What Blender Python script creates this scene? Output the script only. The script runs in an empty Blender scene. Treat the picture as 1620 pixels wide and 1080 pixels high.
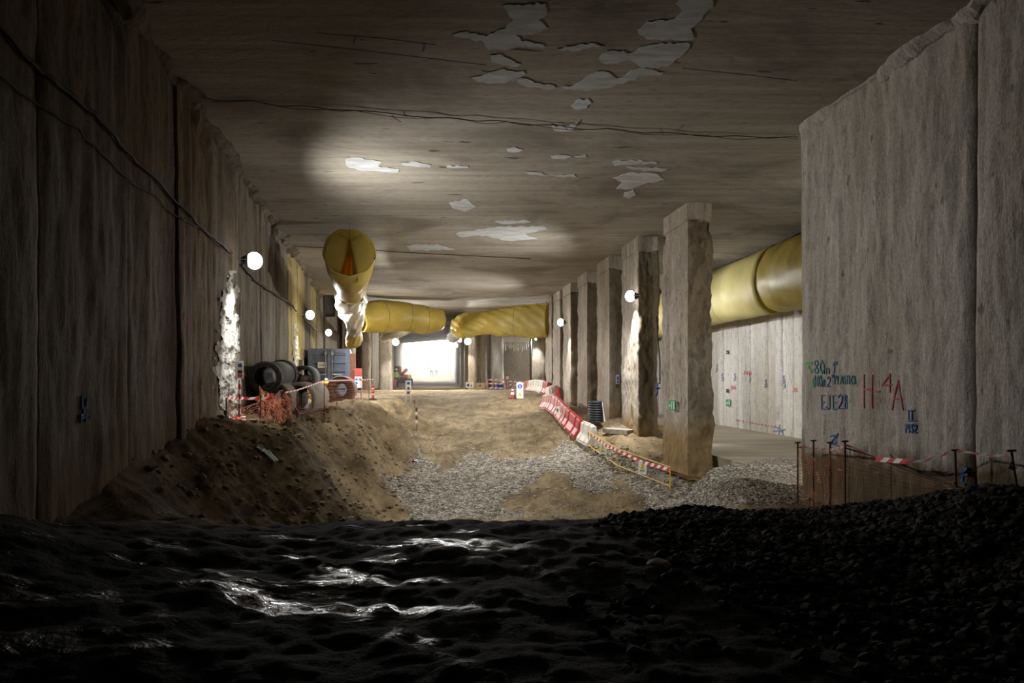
import bpy, bmesh, math, random
import numpy as np
from mathutils import Vector, Matrix
random.seed(7); rng = np.random.default_rng(11)
sc = bpy.context.scene
C = sc.collection

# ------------------------------------------------------------------ camera, world, light, exposure
F = 1100.0                 # focal length in pixels of the 1620 px frame
ZE = 4.0                   # eye height above the deepest point of the cutting
HOR = 600.0                # horizon row
cam = bpy.data.cameras.new('camera'); cam.sensor_width = 36; cam.lens = 36*F/1620
cam.shift_y = (HOR-540)/1620; cam.clip_end = 400; cam.clip_start = .05
co = bpy.data.objects.new('camera', cam); C.objects.link(co)
co.location = (0, 0, ZE); co.rotation_euler = (math.pi/2, 0, 0); sc.camera = co

w = bpy.data.worlds.new('sky'); sc.world = w; w.use_nodes = True
bg = w.node_tree.nodes['Background']
bg.inputs[0].default_value = (.93, .96, 1, 1); bg.inputs[1].default_value = 14.0

LAMP_W = 2150.0             # power of each site floodlight
LAMP_COL = (1.0, .985, .955)
AISLE_W = 690.0
vs = sc.view_settings
vs.view_transform = 'Standard'; vs.look = 'None'; vs.gamma = 1; vs.use_curve_mapping = False
vs.exposure = 0.0
cy = sc.cycles
cy.use_denoising = True
cy.max_bounces = 7; cy.diffuse_bounces = 4; cy.glossy_bounces = 3; cy.transmission_bounces = 4; cy.volume_bounces = 0
cy.sample_clamp_indirect = 4.0; cy.caustics_reflective = False; cy.caustics_refractive = False

# ------------------------------------------------------------------ helpers
def at(px, py, d):
    return Vector(((px-810)/F*d, d, ZE+(HOR-py)/F*d))
def xL(d): return -.1955*d - 3.18
def xR(d): return -.1182*d + 7.05
def xB(d): return 12.6 - .09*d
ZC = ZE + 4.84
TY = math.atan(.15)        # heading of the tunnel axis (turned left of the lens axis)

def hash3(ix, iy, iz, seed):
    h = (ix*374761393 + iy*668265263 + iz*2147483647 + seed*1274126177) & 0xffffffff
    h = ((h ^ (h >> 13))*1274126177) & 0xffffffff
    h = h ^ (h >> 16)
    return (h & 0xffff)/65535.0
def vnoise(x, y, z, seed=0):
    x, y, z = np.broadcast_arrays(np.asarray(x, float), np.asarray(y, float), np.asarray(z, float))
    ix, iy, iz = np.floor(x).astype(np.int64), np.floor(y).astype(np.int64), np.floor(z).astype(np.int64)
    fx, fy, fz = x-ix, y-iy, z-iz
    fx = fx*fx*(3-2*fx); fy = fy*fy*(3-2*fy); fz = fz*fz*(3-2*fz)
    r = 0
    for a in (0, 1):
        for b in (0, 1):
            for c in (0, 1):
                r = r + hash3(ix+a, iy+b, iz+c, seed)*(fx if a else 1-fx)*(fy if b else 1-fy)*(fz if c else 1-fz)
    return r*2-1
def fbm(x, y, z, oct=4, seed=0):
    r = 0; a = 1.0; s = 1.0
    for k in range(oct):
        r = r + a*vnoise(x*s, y*s, z*s, seed+k*17); a *= .5; s *= 2.03
    return r

def mesh_obj(name, verts, faces, mats, parent=None, smooth=False, midx=None):
    me = bpy.data.meshes.new(name)
    me.from_pydata([tuple(v) for v in verts], [], faces)
    if not isinstance(mats, (list, tuple)): mats = [mats]
    for m in mats: me.materials.append(m)
    if midx is not None: me.polygons.foreach_set('material_index', midx)
    if smooth: me.polygons.foreach_set('use_smooth', [True]*len(me.polygons))
    me.update()
    o = bpy.data.objects.new(name, me); C.objects.link(o)
    if parent is not None:
        o.parent = parent
        if parent.type == 'EMPTY' and '_root' in parent: o.matrix_parent_inverse = Matrix.Translation(-Vector(parent.location))
        elif parent.type == 'MESH': o.matrix_parent_inverse = parent.matrix_local.inverted() if parent.parent is None else Matrix.Identity(4)
    return o
def thing(name, label, cat, loc=(0, 0, 0), group=None, kind=None):
    """Empty at the base of a thing; parts are given in world coordinates"""
    o = bpy.data.objects.new(name, None); C.objects.link(o); o.location = loc
    o.empty_display_size = .2; o['_root'] = 1
    tag(o, label, cat, group, kind); return o
def proto(name):
    o = bpy.data.objects.new(name, None); C.objects.link(o); return o
def tag(o, label=None, cat=None, group=None, kind=None):
    if label: o['label'] = label
    if cat: o['category'] = cat
    if group: o['group'] = group
    if kind: o['kind'] = kind
    return o
def copy_tree(o, parent=None):
    c = o.copy(); C.objects.link(c)
    if parent is not None: c.parent = parent
    for ch in [x for x in bpy.data.objects if x.parent == o]: copy_tree(ch, c)
    return c

class MB:
    """collects simple solids into one mesh"""
    def __init__(s): s.v = []; s.f = []; s.m = []
    def add(s, v, f, m=0):
        n = len(s.v); s.v += [tuple(a) for a in v]; s.f += [tuple(i+n for i in q) for q in f]; s.m += [m]*len(f); return s
    def box(s, c, size, M=None, m=0, bev=0):
        x, y, z = [a/2 for a in size]
        if bev:
            bm = bmesh.new(); bmesh.ops.create_cube(bm, size=1)
            for q in bm.verts: q.co = Vector((q.co.x*size[0], q.co.y*size[1], q.co.z*size[2]))
            bmesh.ops.bevel(bm, geom=bm.edges[:], offset=bev, segments=2, affect='EDGES')
            bm.verts.index_update()
            vv = [q.co.copy() for q in bm.verts]; ff = [[q.index for q in p.verts] for p in bm.faces]; bm.free()
        else:
            vv = [Vector((a*x, b*y, e*z)) for a in (-1, 1) for b in (-1, 1) for e in (-1, 1)]
            ff = [(0,1,3,2), (4,6,7,5), (0,4,5,1), (2,3,7,6), (0,2,6,4), (1,5,7,3)]
        c = Vector(c)
        vv = [(M @ q if M is not None else q)+c for q in vv]
        return s.add(vv, ff, m)
    def tube(s, pts, r, n=8, m=0, caps=True):
        pts = [Vector(p) for p in pts]
        rs = r if isinstance(r, (list, tuple)) else [r]*len(pts)
        vv = []; ff = []
        for i, p in enumerate(pts):
            t = (pts[min(i+1, len(pts)-1)]-pts[max(i-1, 0)]).normalized()
            up = Vector((0, 0, 1)) if abs(t.z) < .9 else Vector((1, 0, 0))
            a = t.cross(up).normalized(); b = a.cross(t)
            for k in range(n):
                q = 2*math.pi*k/n; vv.append(p+(a*math.cos(q)+b*math.sin(q))*rs[i])
        for i in range(len(pts)-1):
            for k in range(n):
                k2 = (k+1) % n; ff.append((i*n+k, i*n+k2, (i+1)*n+k2, (i+1)*n+k))
        if caps:
            ff.append(tuple(range(n))); ff.append(tuple(range((len(pts)-1)*n+n-1, (len(pts)-1)*n-1, -1)))
        return s.add(vv, ff, m)
    def lathe(s, prof, n=24, M=None, m=0, close=False):
        """prof: list of (r, h) around local Z"""
        vv = []; ff = []
        for r, h in prof:
            for k in range(n):
                q = 2*math.pi*k/n; vv.append(Vector((r*math.cos(q), r*math.sin(q), h)))
        L = len(prof)
        for i in range(L if close else L-1):
            j = (i+1) % L
            for k in range(n):
                k2 = (k+1) % n; ff.append((i*n+k, i*n+k2, j*n+k2, j*n+k))
        if M is not None: vv = [M @ q for q in vv]
        return s.add(vv, ff, m)
    def prism(s, poly, axis, m=0):
        """poly: 3D points of one end; axis: vector to the other end"""
        axis = Vector(axis); n = len(poly)
        vv = [Vector(p) for p in poly]+[Vector(p)+axis for p in poly]
        ff = [tuple(range(n-1, -1, -1)), tuple(range(n, 2*n))]+[(i, (i+1) % n, n+(i+1) % n, n+i) for i in range(n)]
        return s.add(vv, ff, m)
    def build(s, name, mats, parent=None, smooth=False):
        o = mesh_obj(name, s.v, s.f, mats, parent, smooth, s.m if isinstance(mats, (list, tuple)) else None)
        return o
def rotz(a): return Matrix.Rotation(a, 3, 'Z')
def frame_to(direction, loc):
    q = Vector(direction).to_track_quat('Z', 'Y').to_matrix().to_4x4()
    return Matrix.Translation(Vector(loc)) @ q

# ------------------------------------------------------------------ materials
class NB:
    def __init__(s, name):
        s.m = bpy.data.materials.new(name); s.m.use_nodes = True
        s.t = s.m.node_tree; s.p = s.t.nodes['Principled BSDF']; s.out = s.t.nodes['Material Output']
        s.tc = s.t.nodes.new('ShaderNodeTexCoord')
    def link(s, a, b): s.t.links.new(a, b)
    def node(s, typ, **kw):
        n = s.t.nodes.new(typ)
        for k, v in kw.items():
            if hasattr(v, 'is_output') : s.link(v, n.inputs[k])
            else: n.inputs[k].default_value = v
        return n
    def pos(s, sx=1, sy=1, sz=1, off=(0, 0, 0), rz=0):
        n = s.t.nodes.new('ShaderNodeMapping'); s.link(s.tc.outputs['Object'], n.inputs[0])
        n.inputs['Scale'].default_value = (sx, sy, sz); n.inputs['Location'].default_value = off
        n.inputs['Rotation'].default_value = (0, 0, rz); return n.outputs[0]
    def noise(s, vec, scale=1, detail=4, rough=.55, dist=0):
        n = s.node('ShaderNodeTexNoise', Vector=vec, Scale=scale, Detail=detail, Roughness=rough, Distortion=dist); return n.outputs[0]
    def voro(s, vec, scale=1, out='Distance', feature='F1'):
        n = s.t.nodes.new('ShaderNodeTexVoronoi'); n.feature = feature
        s.link(vec, n.inputs['Vector']); n.inputs['Scale'].default_value = scale; return n.outputs[out]
    def ramp(s, fac, stops):
        n = s.t.nodes.new('ShaderNodeValToRGB'); s.link(fac, n.inputs[0]); e = n.color_ramp.elements
        while len(e) < len(stops): e.new(.5)
        for el, (p, c) in zip(e, stops):
            el.position = p; el.color = (c, c, c, 1) if isinstance(c, (int, float)) else (*c, 1)
        return n.outputs[0]
    def mix(s, fac, a, b, mode='MIX'):
        n = s.t.nodes.new('ShaderNodeMix'); n.data_type = 'RGBA'; n.blend_type = mode
        for sock, v in ((n.inputs[0], fac), (n.inputs[6], a), (n.inputs[7], b)):
            if hasattr(v, 'is_output'): s.link(v, sock)
            elif isinstance(v, (int, float)): sock.default_value = v
            else: sock.default_value = (*v, 1)
        return n.outputs[2]
    def math(s, op, a, b=0.0):
        n = s.t.nodes.new('ShaderNodeMath'); n.operation = op
        for k, v in ((0, a), (1, b)):
            if hasattr(v, 'is_output'): s.link(v, n.inputs[k])
            else: n.inputs[k].default_value = v
        return n.outputs[0]
    def attr(s, name):
        n = s.t.nodes.new('ShaderNodeAttribute'); n.attribute_name = name; return n.outputs['Fac']
    def bump(s, h, strength=.5, dist=.02):
        n = s.node('ShaderNodeBump', Height=h, Strength=strength, Distance=dist); s.link(n.outputs[0], s.p.inputs['Normal'])
    def col(s, c):
        if hasattr(c, 'is_output'): s.link(c, s.p.inputs['Base Color'])
        else: s.p.inputs['Base Color'].default_value = (*c, 1)
    def rough(s, r):
        if hasattr(r, 'is_output'): s.link(r, s.p.inputs['Roughness'])
        else: s.p.inputs['Roughness'].default_value = r

def concrete(name, light, dark, brown, bamt=.5, streak=(2.2, 2.2, .22), pit=.5, bump=.6, low=None):
    """raw diaphragm-wall concrete: vertical streaks, clay stains, pits; low = (z0, z1, colour) clay-coated foot"""
    b = NB(name)
    st = b.noise(b.pos(*streak), 1, 5, .62, .3)
    fine = b.noise(b.pos(9, 9, 3.2), 1, 5, .65)
    blot = b.noise(b.pos(.55, .55, .3), 1, 4, .6, .4)
    c = b.mix(b.ramp(st, [(.34, 0), (.66, 1)]), dark, light)
    c = b.mix(b.math('MULTIPLY', b.ramp(blot, [(.45, 0), (.68, 1)]), bamt), c, brown)
    c = b.mix(b.math('MULTIPLY', b.ramp(fine, [(.35, 1), (.5, 0)]), .45), c, tuple(x*.45 for x in dark))
    v = b.noise(b.pos(5, 5, 2.4, (3, 1, 7)), 1, 2, .5)
    c = b.mix(b.math('MULTIPLY', b.ramp(v, [(.70, 0), (.74, 1)]), pit), c, tuple(x*.3 for x in dark))
    gr = b.noise(b.pos(34, 34, 22), 1, 4, .7)
    c = b.mix(.55, c, b.mix(1.0, c, b.ramp(gr, [(.3, .45), (.7, 1.5)]), 'MULTIPLY'))
    if low:
        sep = b.t.nodes.new('ShaderNodeSeparateXYZ'); b.link(b.tc.outputs['Object'], sep.inputs[0])
        n2 = b.noise(b.pos(1.1, 1.1, .8, (9, 4, 2)), 1, 5, .65, .3)
        zz = b.math('ADD', sep.outputs[2], b.math('MULTIPLY', n2, -1.8))
        mr = b.node('ShaderNodeMapRange', Value=zz); mr.inputs[1].default_value = low[1]-.9; mr.inputs[2].default_value = low[0]-.9
        earth = b.mix(b.noise(b.pos(3, 3, 2), 1, 5, .7), tuple(x*.35 for x in low[2]), tuple(min(1, x*1.5) for x in low[2]))
        c = b.mix(mr.outputs[0], c, earth)
    b.col(c); b.rough(.95); b.p.inputs['Specular IOR Level'].default_value = .2
    b.bump(b.math('ADD', b.math('ADD', fine, b.math('MULTIPLY', gr, .45)), b.math('MULTIPLY', st, .5)), bump, .035)
    return b.m
def plain(name, col, rough=.6, metal=0, var=.25, scale=6, bump=0, spec=.4, emit=None, trans=0):
    b = NB(name)
    n = b.noise(b.pos(), scale, 4, .6)
    c = b.mix(b.ramp(n, [(.3, 0), (.7, 1)]), tuple(x*(1-var) for x in col), tuple(min(1, x*(1+var*.5)) for x in col))
    b.col(c); b.rough(rough); b.p.inputs['Metallic'].default_value = metal; b.p.inputs['Specular IOR Level'].default_value = spec
    if bump: b.bump(n, bump, .02)
    if emit:
        b.p.inputs['Emission Color'].default_value = (*emit[0], 1); b.p.inputs['Emission Strength'].default_value = emit[1]
    if trans:
        tr = b.t.nodes.new('ShaderNodeBsdfTranslucent'); b.link(c, tr.inputs[0])
        mx = b.t.nodes.new('ShaderNodeMixShader'); mx.inputs[0].default_value = trans
        b.link(b.p.outputs[0], mx.inputs[1]); b.link(tr.outputs[0], mx.inputs[2]); b.link(mx.outputs[0], b.out.inputs[0])
    return b.m

EARTH = (.23, .155, .075)
M = {}
M['wall_left'] = concrete('streaked grey brown concrete', (.215, .183, .147), (.078, .063, .046), (.11, .075, .038), .75, (2.6, 2.6, .16), .6, .9, low=(ZE-1.2, ZE-.2, (.12, .085, .045)))
M['wall_brown'] = concrete('soil caked brown concrete', (.24, .18, .12), (.075, .052, .032), (.1, .065, .03), .8, (3.4, 3.4, .14), .8, 1.0, low=(ZE-1.2, ZE-.2, (.12, .085, .045)))
M['wall_ochre'] = concrete('ochre concrete', (.38, .31, .14), (.2, .155, .065), (.24, .175, .055), .6, (2.6, 2.6, .16), .4, .8)  # yellower and lighter than the rest of the left wall
M['wall_right'] = concrete('grey combed concrete', (.42, .385, .34), (.29, .262, .225), (.27, .22, .155), .5, (5, 5, .5), .7, .8, low=(ZE-1.3, ZE-.95, (.105, .078, .042)))
M['wall_aisle'] = concrete('pale grey concrete', (.66, .65, .62), (.52, .5, .47), (.52, .45, .33), .4, (3, 3, .1), .25, .35)
M['wall_far'] = concrete('far grey concrete', (.46, .42, .36), (.3, .26, .2), (.28, .21, .12), .6, (2, 2, .15), .3, .6)
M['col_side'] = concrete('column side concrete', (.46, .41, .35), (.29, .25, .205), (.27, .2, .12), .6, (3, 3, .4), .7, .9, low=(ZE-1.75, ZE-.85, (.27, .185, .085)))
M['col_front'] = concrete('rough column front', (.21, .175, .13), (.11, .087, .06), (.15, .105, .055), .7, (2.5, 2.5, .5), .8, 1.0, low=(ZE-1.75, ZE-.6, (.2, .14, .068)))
M['slab_edge'] = plain('broken concrete', (.3, .27, .22), .9, var=.35, bump=.5)

b = NB('cast ceiling concrete')
rz = -TY
st = b.noise(b.pos(.25, 4.5, 1, rz=rz), 1, 5, .6, .2)
bl = b.noise(b.pos(.3, .45, 1, (4, 2, 0), rz), 1, 5, .62, .6)
fn = b.noise(b.pos(5, 9, 1, rz=rz), 1, 5, .65)
c = b.mix(b.ramp(st, [(.3, 0), (.7, 1)]), (.232, .203, .16), (.33, .299, .25))
c = b.mix(b.math('MULTIPLY', b.ramp(bl, [(.48, 0), (.66, 1)]), .75), c, (.118, .1, .077))
c = b.mix(b.math('MULTIPLY', b.ramp(fn, [(.3, 1), (.5, 0)]), .35), c, (.1, .082, .06))
ho = b.noise(b.pos(1.6, 5.5, 1, (7, 3, 0), rz), 1, 2, .5, .3)
c = b.mix(b.math('MULTIPLY', b.ramp(ho, [(.705, 0), (.735, 1)]), .85), c, (.03, .024, .018))
b.col(c); b.rough(.9); b.p.inputs['Specular IOR Level'].default_value = .25
b.bump(b.math('ADD', fn, st), .55, .025); M['ceiling'] = b.m
b = NB('exposed ceiling patch')
n = b.noise(b.pos(1.5, 5, 1, rz=rz), 1, 6, .7)
b.col(b.mix(b.ramp(n, [(.35, 0), (.6, 1)]), (.30, .30, .29), (.46, .48, .48))); b.rough(.85); b.bump(n, .5, .02); M['patch'] = b.m

b = NB('ground of clay, gravel and wet mud')
g = b.attr('gravel'); wt = b.attr('wet'); fg = b.attr('dark')
n1 = b.noise(b.pos(.7, .7, .7), 1, 6, .65, .3); n2 = b.noise(b.pos(6, 6, 6), 1, 5, .7); n3 = b.noise(b.pos(3.2, .9, 1.6, rz=.75), 1, 5, .66, .6)
clay = b.mix(b.ramp(n1, [(.34, 0), (.64, 1)]), (.125, .09, .05), (.29, .222, .13))
clay = b.mix(b.ramp(n3, [(.36, .65), (.56, 0)]), clay, (.085, .06, .034))
clay = b.mix(b.math('MULTIPLY', b.ramp(n2, [(.55, 0), (.75, 1)]), .5), clay, (.42, .33, .2))
vc = b.voro(b.pos(), 17, 'Color'); vd = b.voro(b.pos(), 17, 'Distance')
sepc = b.t.nodes.new('ShaderNodeSeparateColor'); b.link(vc, sepc.inputs[0])
grav = b.mix(sepc.outputs[0], (.2, .175, .135), (.58, .53, .45))
grav = b.mix(b.ramp(vd, [(.25, 0), (.7, .8)]), grav, (.06, .05, .04))
c = b.mix(b.ramp(b.math('ADD', g, b.math('MULTIPLY', b.math('SUBTRACT', n1, .5), 2.2)), [(.42, 0), (.62, 1)]), clay, grav)
clay_damp_shade = b.mix(b.ramp(n3, [(.4, 0), (.62, 1)]), (.028, .018, .009), (.105, .072, .036))  # damp clay colour, with the lower bank's shade mixed in
c = b.mix(b.math('MULTIPLY', b.attr('damp'), .9), c, clay_damp_shade)
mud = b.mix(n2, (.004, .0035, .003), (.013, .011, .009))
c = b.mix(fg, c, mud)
b.col(c)
pud = b.ramp(b.noise(b.pos(.8, 1.5, 1, (2, 5, 0)), 1, 5, .6, .6), [(.54, 0), (.61, 1)])
wet = b.math('MULTIPLY', wt, pud)
b.rough(b.mix(wet, (.92, .92, .92), (.16, .16, .16)))
b.link(b.mix(wet, (.06, .06, .06), (.35, .35, .35)), b.p.inputs['Specular IOR Level'])
nf = b.noise(b.pos(16, 16, 16), 1, 3, .6)
b.bump(b.math('ADD', b.math('ADD', b.math('ADD', n2, b.math('MULTIPLY', nf, b.math('MULTIPLY', wet, .9))), b.math('MULTIPLY', n3, 1.3)), b.math('MULTIPLY', vd, b.math('MULTIPLY', g, -.8))), .8, .05); M['ground'] = b.m
b = NB('smooth screed of the aisle')
n = b.noise(b.pos(.35, 1.4, 1), 1, 5, .6, .4); b.col(b.mix(b.ramp(n, [(.35, 0), (.65, 1)]), (.21, .172, .118), (.36, .31, .235))); b.rough(.75); M['screed'] = b.m

def gravelmat(name, lo, hi):
    b = NB(name); v = b.voro(b.pos(), 9, 'Color'); s_ = b.t.nodes.new('ShaderNodeSeparateColor'); b.link(v, s_.inputs[0])
    b.col(b.mix(s_.outputs[0], lo, hi)); b.rough(.9); b.p.inputs['Specular IOR Level'].default_value = .15; return b.m
M['gravel'] = gravelmat('crushed grey gravel', (.15, .13, .1), (.52, .475, .41))
M['aisle_gravel'] = gravelmat('dusty brown gravel', (.11, .09, .065), (.36, .31, .235))
M['rubble'] = gravelmat('brown grey rubble', (.12, .1, .075), (.34, .3, .24))
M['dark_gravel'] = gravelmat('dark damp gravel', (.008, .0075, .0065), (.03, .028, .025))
M['stone'] = plain('pale stone', (.22, .2, .17), .9, var=.3, bump=.4)
M['clod'] = plain('clay clod', (.2, .15, .085), .95, var=.4, bump=.5)

M['duct'] = plain('yellow ventilation fabric', (.64, .51, .12), .45, var=.18, scale=1.2, spec=.5, trans=.42)
M['duct_in'] = plain('yellow inner fabric', (.74, .62, .16), .5, var=.15, scale=1.5, trans=.5)
M['orange'] = plain('orange light in duct', (1.0, .40, .03), .5, var=.2, scale=2, trans=.65)  # colour stands for light shining through the duct fabric
M['duct_pale'] = plain('pale shiny duct wrap', (.78, .74, .6), .22, var=.15, scale=2, spec=.7, trans=.2)
M['duct_pale_yellow'] = plain('pale yellow ventilation fabric', (.74, .66, .3), .5, var=.15, scale=.8, trans=.4)
M['duct_seam'] = plain('dark seam', (.09, .075, .04), .7)
M['pipe_dark'] = plain('dark grey concrete pipe', (.075, .072, .066), .85, var=.35, bump=.3)
M['pipe_grey'] = plain('grey brown concrete pipe', (.24, .205, .165), .85, var=.3, bump=.3)
M['pipe_rust'] = plain('rust brown pipe', (.12, .06, .04), .75, var=.4, bump=.3)
M['cont'] = plain('slate blue container paint', (.105, .125, .17), .5, metal=.1, var=.2, scale=3)
M['steel'] = plain('galvanised steel', (.45, .46, .47), .4, metal=.8)
M['rust'] = plain('rusty sheet', (.17, .06, .03), .8, var=.35)
M['redboard'] = plain('dark red board', (.25, .03, .025), .6)
M['white'] = plain('white plastic', (.72, .70, .66), .55, var=.12)
M['whitewood'] = plain('white board', (.72, .72, .70), .7, var=.1)
M['red'] = plain('red plastic', (.40, .035, .04), .45, var=.2)
M['pink'] = plain('sun faded red plastic', (.52, .20, .18), .55, var=.2)
M['barrier_white'] = plain('dusty white plastic', (.62, .57, .5), .6, var=.18)
M['black'] = plain('black rubber', (.012, .012, .013), .6)
M['culvert'] = plain('black corrugated plastic', (.02, .024, .032), .5)
M['yellow'] = plain('yellow painted steel', (.55, .36, .05), .5, var=.2)
M['net'] = plain('orange netting', (.74, .30, .18), .6, var=.2, trans=.25)
M['net_dark'] = plain('dusty red brown netting', (.42, .16, .10), .7, var=.3, trans=.2)
M['rebar'] = plain('rusty rebar', (.075, .032, .022), .85, var=.4)
M['tape_dark'] = plain('shaded red tape', (.26, .025, .025), .6, var=.2)  # darker copy of the red tape, with shade put into its colour
M['tape_grey'] = plain('shaded white tape', (.27, .24, .22), .6, var=.2)  # greyed copy of the white tape, shade painted in likewise
M['tape_red'] = plain('red tape', (.62, .03, .03), .5, var=.1)
M['tape_white'] = plain('white tape', (.8, .78, .76), .5, var=.08)
M['cable'] = plain('dark cable', (.022, .018, .013), .7)
M['blue_paint'] = plain('blue spray paint', (.03, .10, .27), .8, var=.45, scale=14)
M['green_paint'] = plain('green spray paint', (.10, .36, .12), .8, var=.4, scale=14)
M['teal_paint'] = plain('teal spray paint', (.03, .17, .22), .8, var=.45, scale=14)
M['red_paint'] = plain('red spray paint', (.42, .07, .07), .8, var=.4, scale=14)
M['chalk'] = plain('blue chalk', (.07, .085, .20), .9, var=.4)
M['pinkpaint'] = plain('pink spray paint', (.62, .22, .25), .8, var=.3, scale=14)
M['faint_blue'] = plain('faded blue paint', (.2, .26, .4), .8, var=.3, scale=9)
M['exit'] = plain('exit green', (.02, .28, .12), .5)
M['signblue'] = plain('sign blue', (.015, .07, .33), .5)
M['signyellow'] = plain('sign yellow', (.75, .55, .04), .5)
M['housing'] = plain('lamp housing', (.05, .05, .05), .5)
M['lens'] = plain('lit lamp lens', (1, 1, 1), .3, var=0, emit=((1, .99, .97), 14))
M['vest'] = plain('lime green vest', (.36, .62, .06), .6, var=.1)
M['vest_white'] = plain('grey work shirt', (.42, .42, .42), .8)
M['trouser'] = plain('dark trousers', (.03, .033, .045), .8)
M['skin'] = plain('skin', (.45, .27, .18), .6, var=.05)
M['helmet'] = plain('white helmet', (.75, .74, .7), .4, var=.05)
M['bluepipe'] = plain('blue pipe', (.03, .06, .28), .45)
M['orangebag'] = plain('orange sacks', (.68, .28, .03), .65, var=.3)
M['paper'] = plain('paper sack', (.55, .42, .36), .8, var=.25)
M['cyan'] = plain('pale green plastic sheet', (.36, .45, .36), .5, var=.2)
M['tan'] = plain('tan box', (.42, .34, .22), .8)

# ------------------------------------------------------------------ terrain
ctrl = []
def cp(px, py, d): p = at(px, py, d); ctrl.append((p.x, p.y, p.z))
for X, d, z in [(-5, -6, -1.6), (0, -6, -1.7), (8, -6, -1.5), (-4.2, 3, -1.35), (-1, 3, -1.66), (3, 3, -1.66), (7.2, 3, -1.45),
                (-2, 6, -1.7), (1, 6, -1.7), (4, 6, -1.66), (6.6, 6, -1.55), (10, 3, -1.6), (11, -6, -1.6),
                (5.1, 15.6, -2.21), (6.2, 15.4, -2.21), (5.4, 17.5, -2.22), (10.5, 10, -2.1), (10.8, 15, -2.3), (9, 20, -2.4), (9, 30, -2.4), (7.5, 40, -2.4), (6, 50, -2.3), (7.2, 25, -2.3), (5.2, 35, -2.3),
                (-5, 58, -.75), (-9, 58, -.75), (-13, 58, -.75), (0, 60, -.75), (-8, 70, -.75), (-13, 72, -.7), (-3, 72, -.7),
                (-10, 84, -.35), (-16, 84, -.35), (-5, 84, -.35), (-12, 110, .8), (-20, 110, .8), (-5, 110, .8), (-13, 122, 2.2), (-22, 122, 2.2), (-5, 122, 2.2), (-14, 134, 2.5), (-4, 134, 2.5), (-25, 134, 2.5)]:
    ctrl.append((X, d, ZE+z))
for a in [(0, 812, 5.9), (200, 742, 8.86), (280, 690, 11.1), (340, 660, 13.7),              # foot of the left wall
          (560, 826, 8.5), (800, 827, 8.5), (1100, 815, 8.5), (1262, 826, 8.2), (1400, 824, 7.8), (1500, 808, 7.3), (1610, 790, 6.9), (300, 824, 8.0), (100, 824, 7.0),   # crest
          (460, 692, 14.5), (400, 742, 12.5), (350, 782, 10.8), (500, 760, 14), (550, 802, 15.5), (450, 812, 12), (300, 812, 9.5), (620, 850, 13), (800, 850, 13), (1000, 840, 13),
          (345, 672, 14), (400, 663, 16), (460, 664, 17), (540, 653, 21), (600, 641, 26), (635, 633, 31),    # bench lip
          (585, 815, 17.5), (600, 772, 19.5), (622, 722, 23.5), (644, 680, 28), (654, 655, 33), (660, 632, 38), (665, 622, 43),  # foot of the bank
          (430, 657, 18.5), (480, 653, 20.5), (470, 643, 24), (560, 640, 28), (520, 622, 40), (470, 631, 30), (600, 618, 46),
          (700, 820, 17.5), (800, 815, 17.5), (900, 812, 17.5), (1050, 800, 17.5), (1095, 792, 18), (750, 740, 22.5), (750, 690, 28), (750, 660, 33), (750, 637, 38), (750, 622, 43), (700, 616, 50), (850, 690, 27.5), (900, 740, 21.5),
          (960, 664, 27), (905, 642, 33), (880, 631, 38), (985, 683, 24.3), (975, 720, 22.5), (1030, 745, 20.5), (1060, 772, 18.8),
          (915, 699, 25.7), (930, 711, 24.3), (978, 744, 21.5), (855, 648, 35), (868, 640, 36.5), (845, 618, 45), (800, 617, 48),
          (1150, 758, 15.4), (1240, 758, 15.2), (1180, 782, 13.5), (1130, 792, 14.5), (1250, 798, 12.5), (1300, 802, 11.5), (1400, 803, 10.0), (1510, 780, 8.7), (1337, 808, 10.8), (1122, 746, 16.6), (1112, 796, 16.2), (1085, 800, 16.6), (1200, 743, 16.1), (1262, 742, 16.0)]:
    cp(*a)
ctrl = np.array(ctrl)
def _U(r2): return np.where(r2 > 1e-9, r2*np.log(r2+1e-12), 0)
_sx = np.array([1.0, .62])                                 # ground varies slower along the tunnel
_P = ctrl[:, :2]*_sx
_n = len(_P)
_K = _U(((_P[:, None]-_P[None])**2).sum(-1)) + np.eye(_n)*.06
_A = np.zeros((_n+3, _n+3)); _A[:_n, :_n] = _K; _A[:_n, _n] = 1; _A[:_n, _n+1:] = _P; _A[_n:, :_n] = _A[:_n, _n:].T
_sol = np.linalg.solve(_A, np.concatenate([ctrl[:, 2], [0, 0, 0]]))
def smooth(a, b, x): t = np.clip((x-a)/(b-a), 0, 1); return t*t*(3-2*t)
def ground(X, d):
    X = np.atleast_1d(np.asarray(X, float)); d = np.atleast_1d(np.asarray(d, float))
    q = np.stack([X, d], -1)*_sx
    z = np.zeros(len(q))
    for i in range(0, len(q), 20000):
        qq = q[i:i+20000]
        z[i:i+20000] = _U(((qq[:, None]-_P[None])**2).sum(-1)) @ _sol[:_n] + _sol[_n] + qq @ _sol[_n+1:]
    # roughness: trampled mud in front, tooth marks on the cut bank, smoother road
    bank = smooth(9, 11, d)*(1-smooth(26, 34, d))*smooth(.2, 1.2, (-.135*d+.6)-X)
    rough = .045*fbm(X*1.3, d*1.3, 0, 4, 3) + .02*fbm(X*6, d*6, 0, 3, 9)
    u = X*.8+d*.55
    rough = rough + bank*(.11*fbm(u*1.6, (X-d)*.4, 1.7, 5, 21) + .075*fbm(X*3.5, d*3.5, 4.2, 5, 31))
    rough = rough*(1-.55*smooth(30, 50, d))
    return z+rough
def gz(X, d): return float(ground(X, d)[0])

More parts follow.
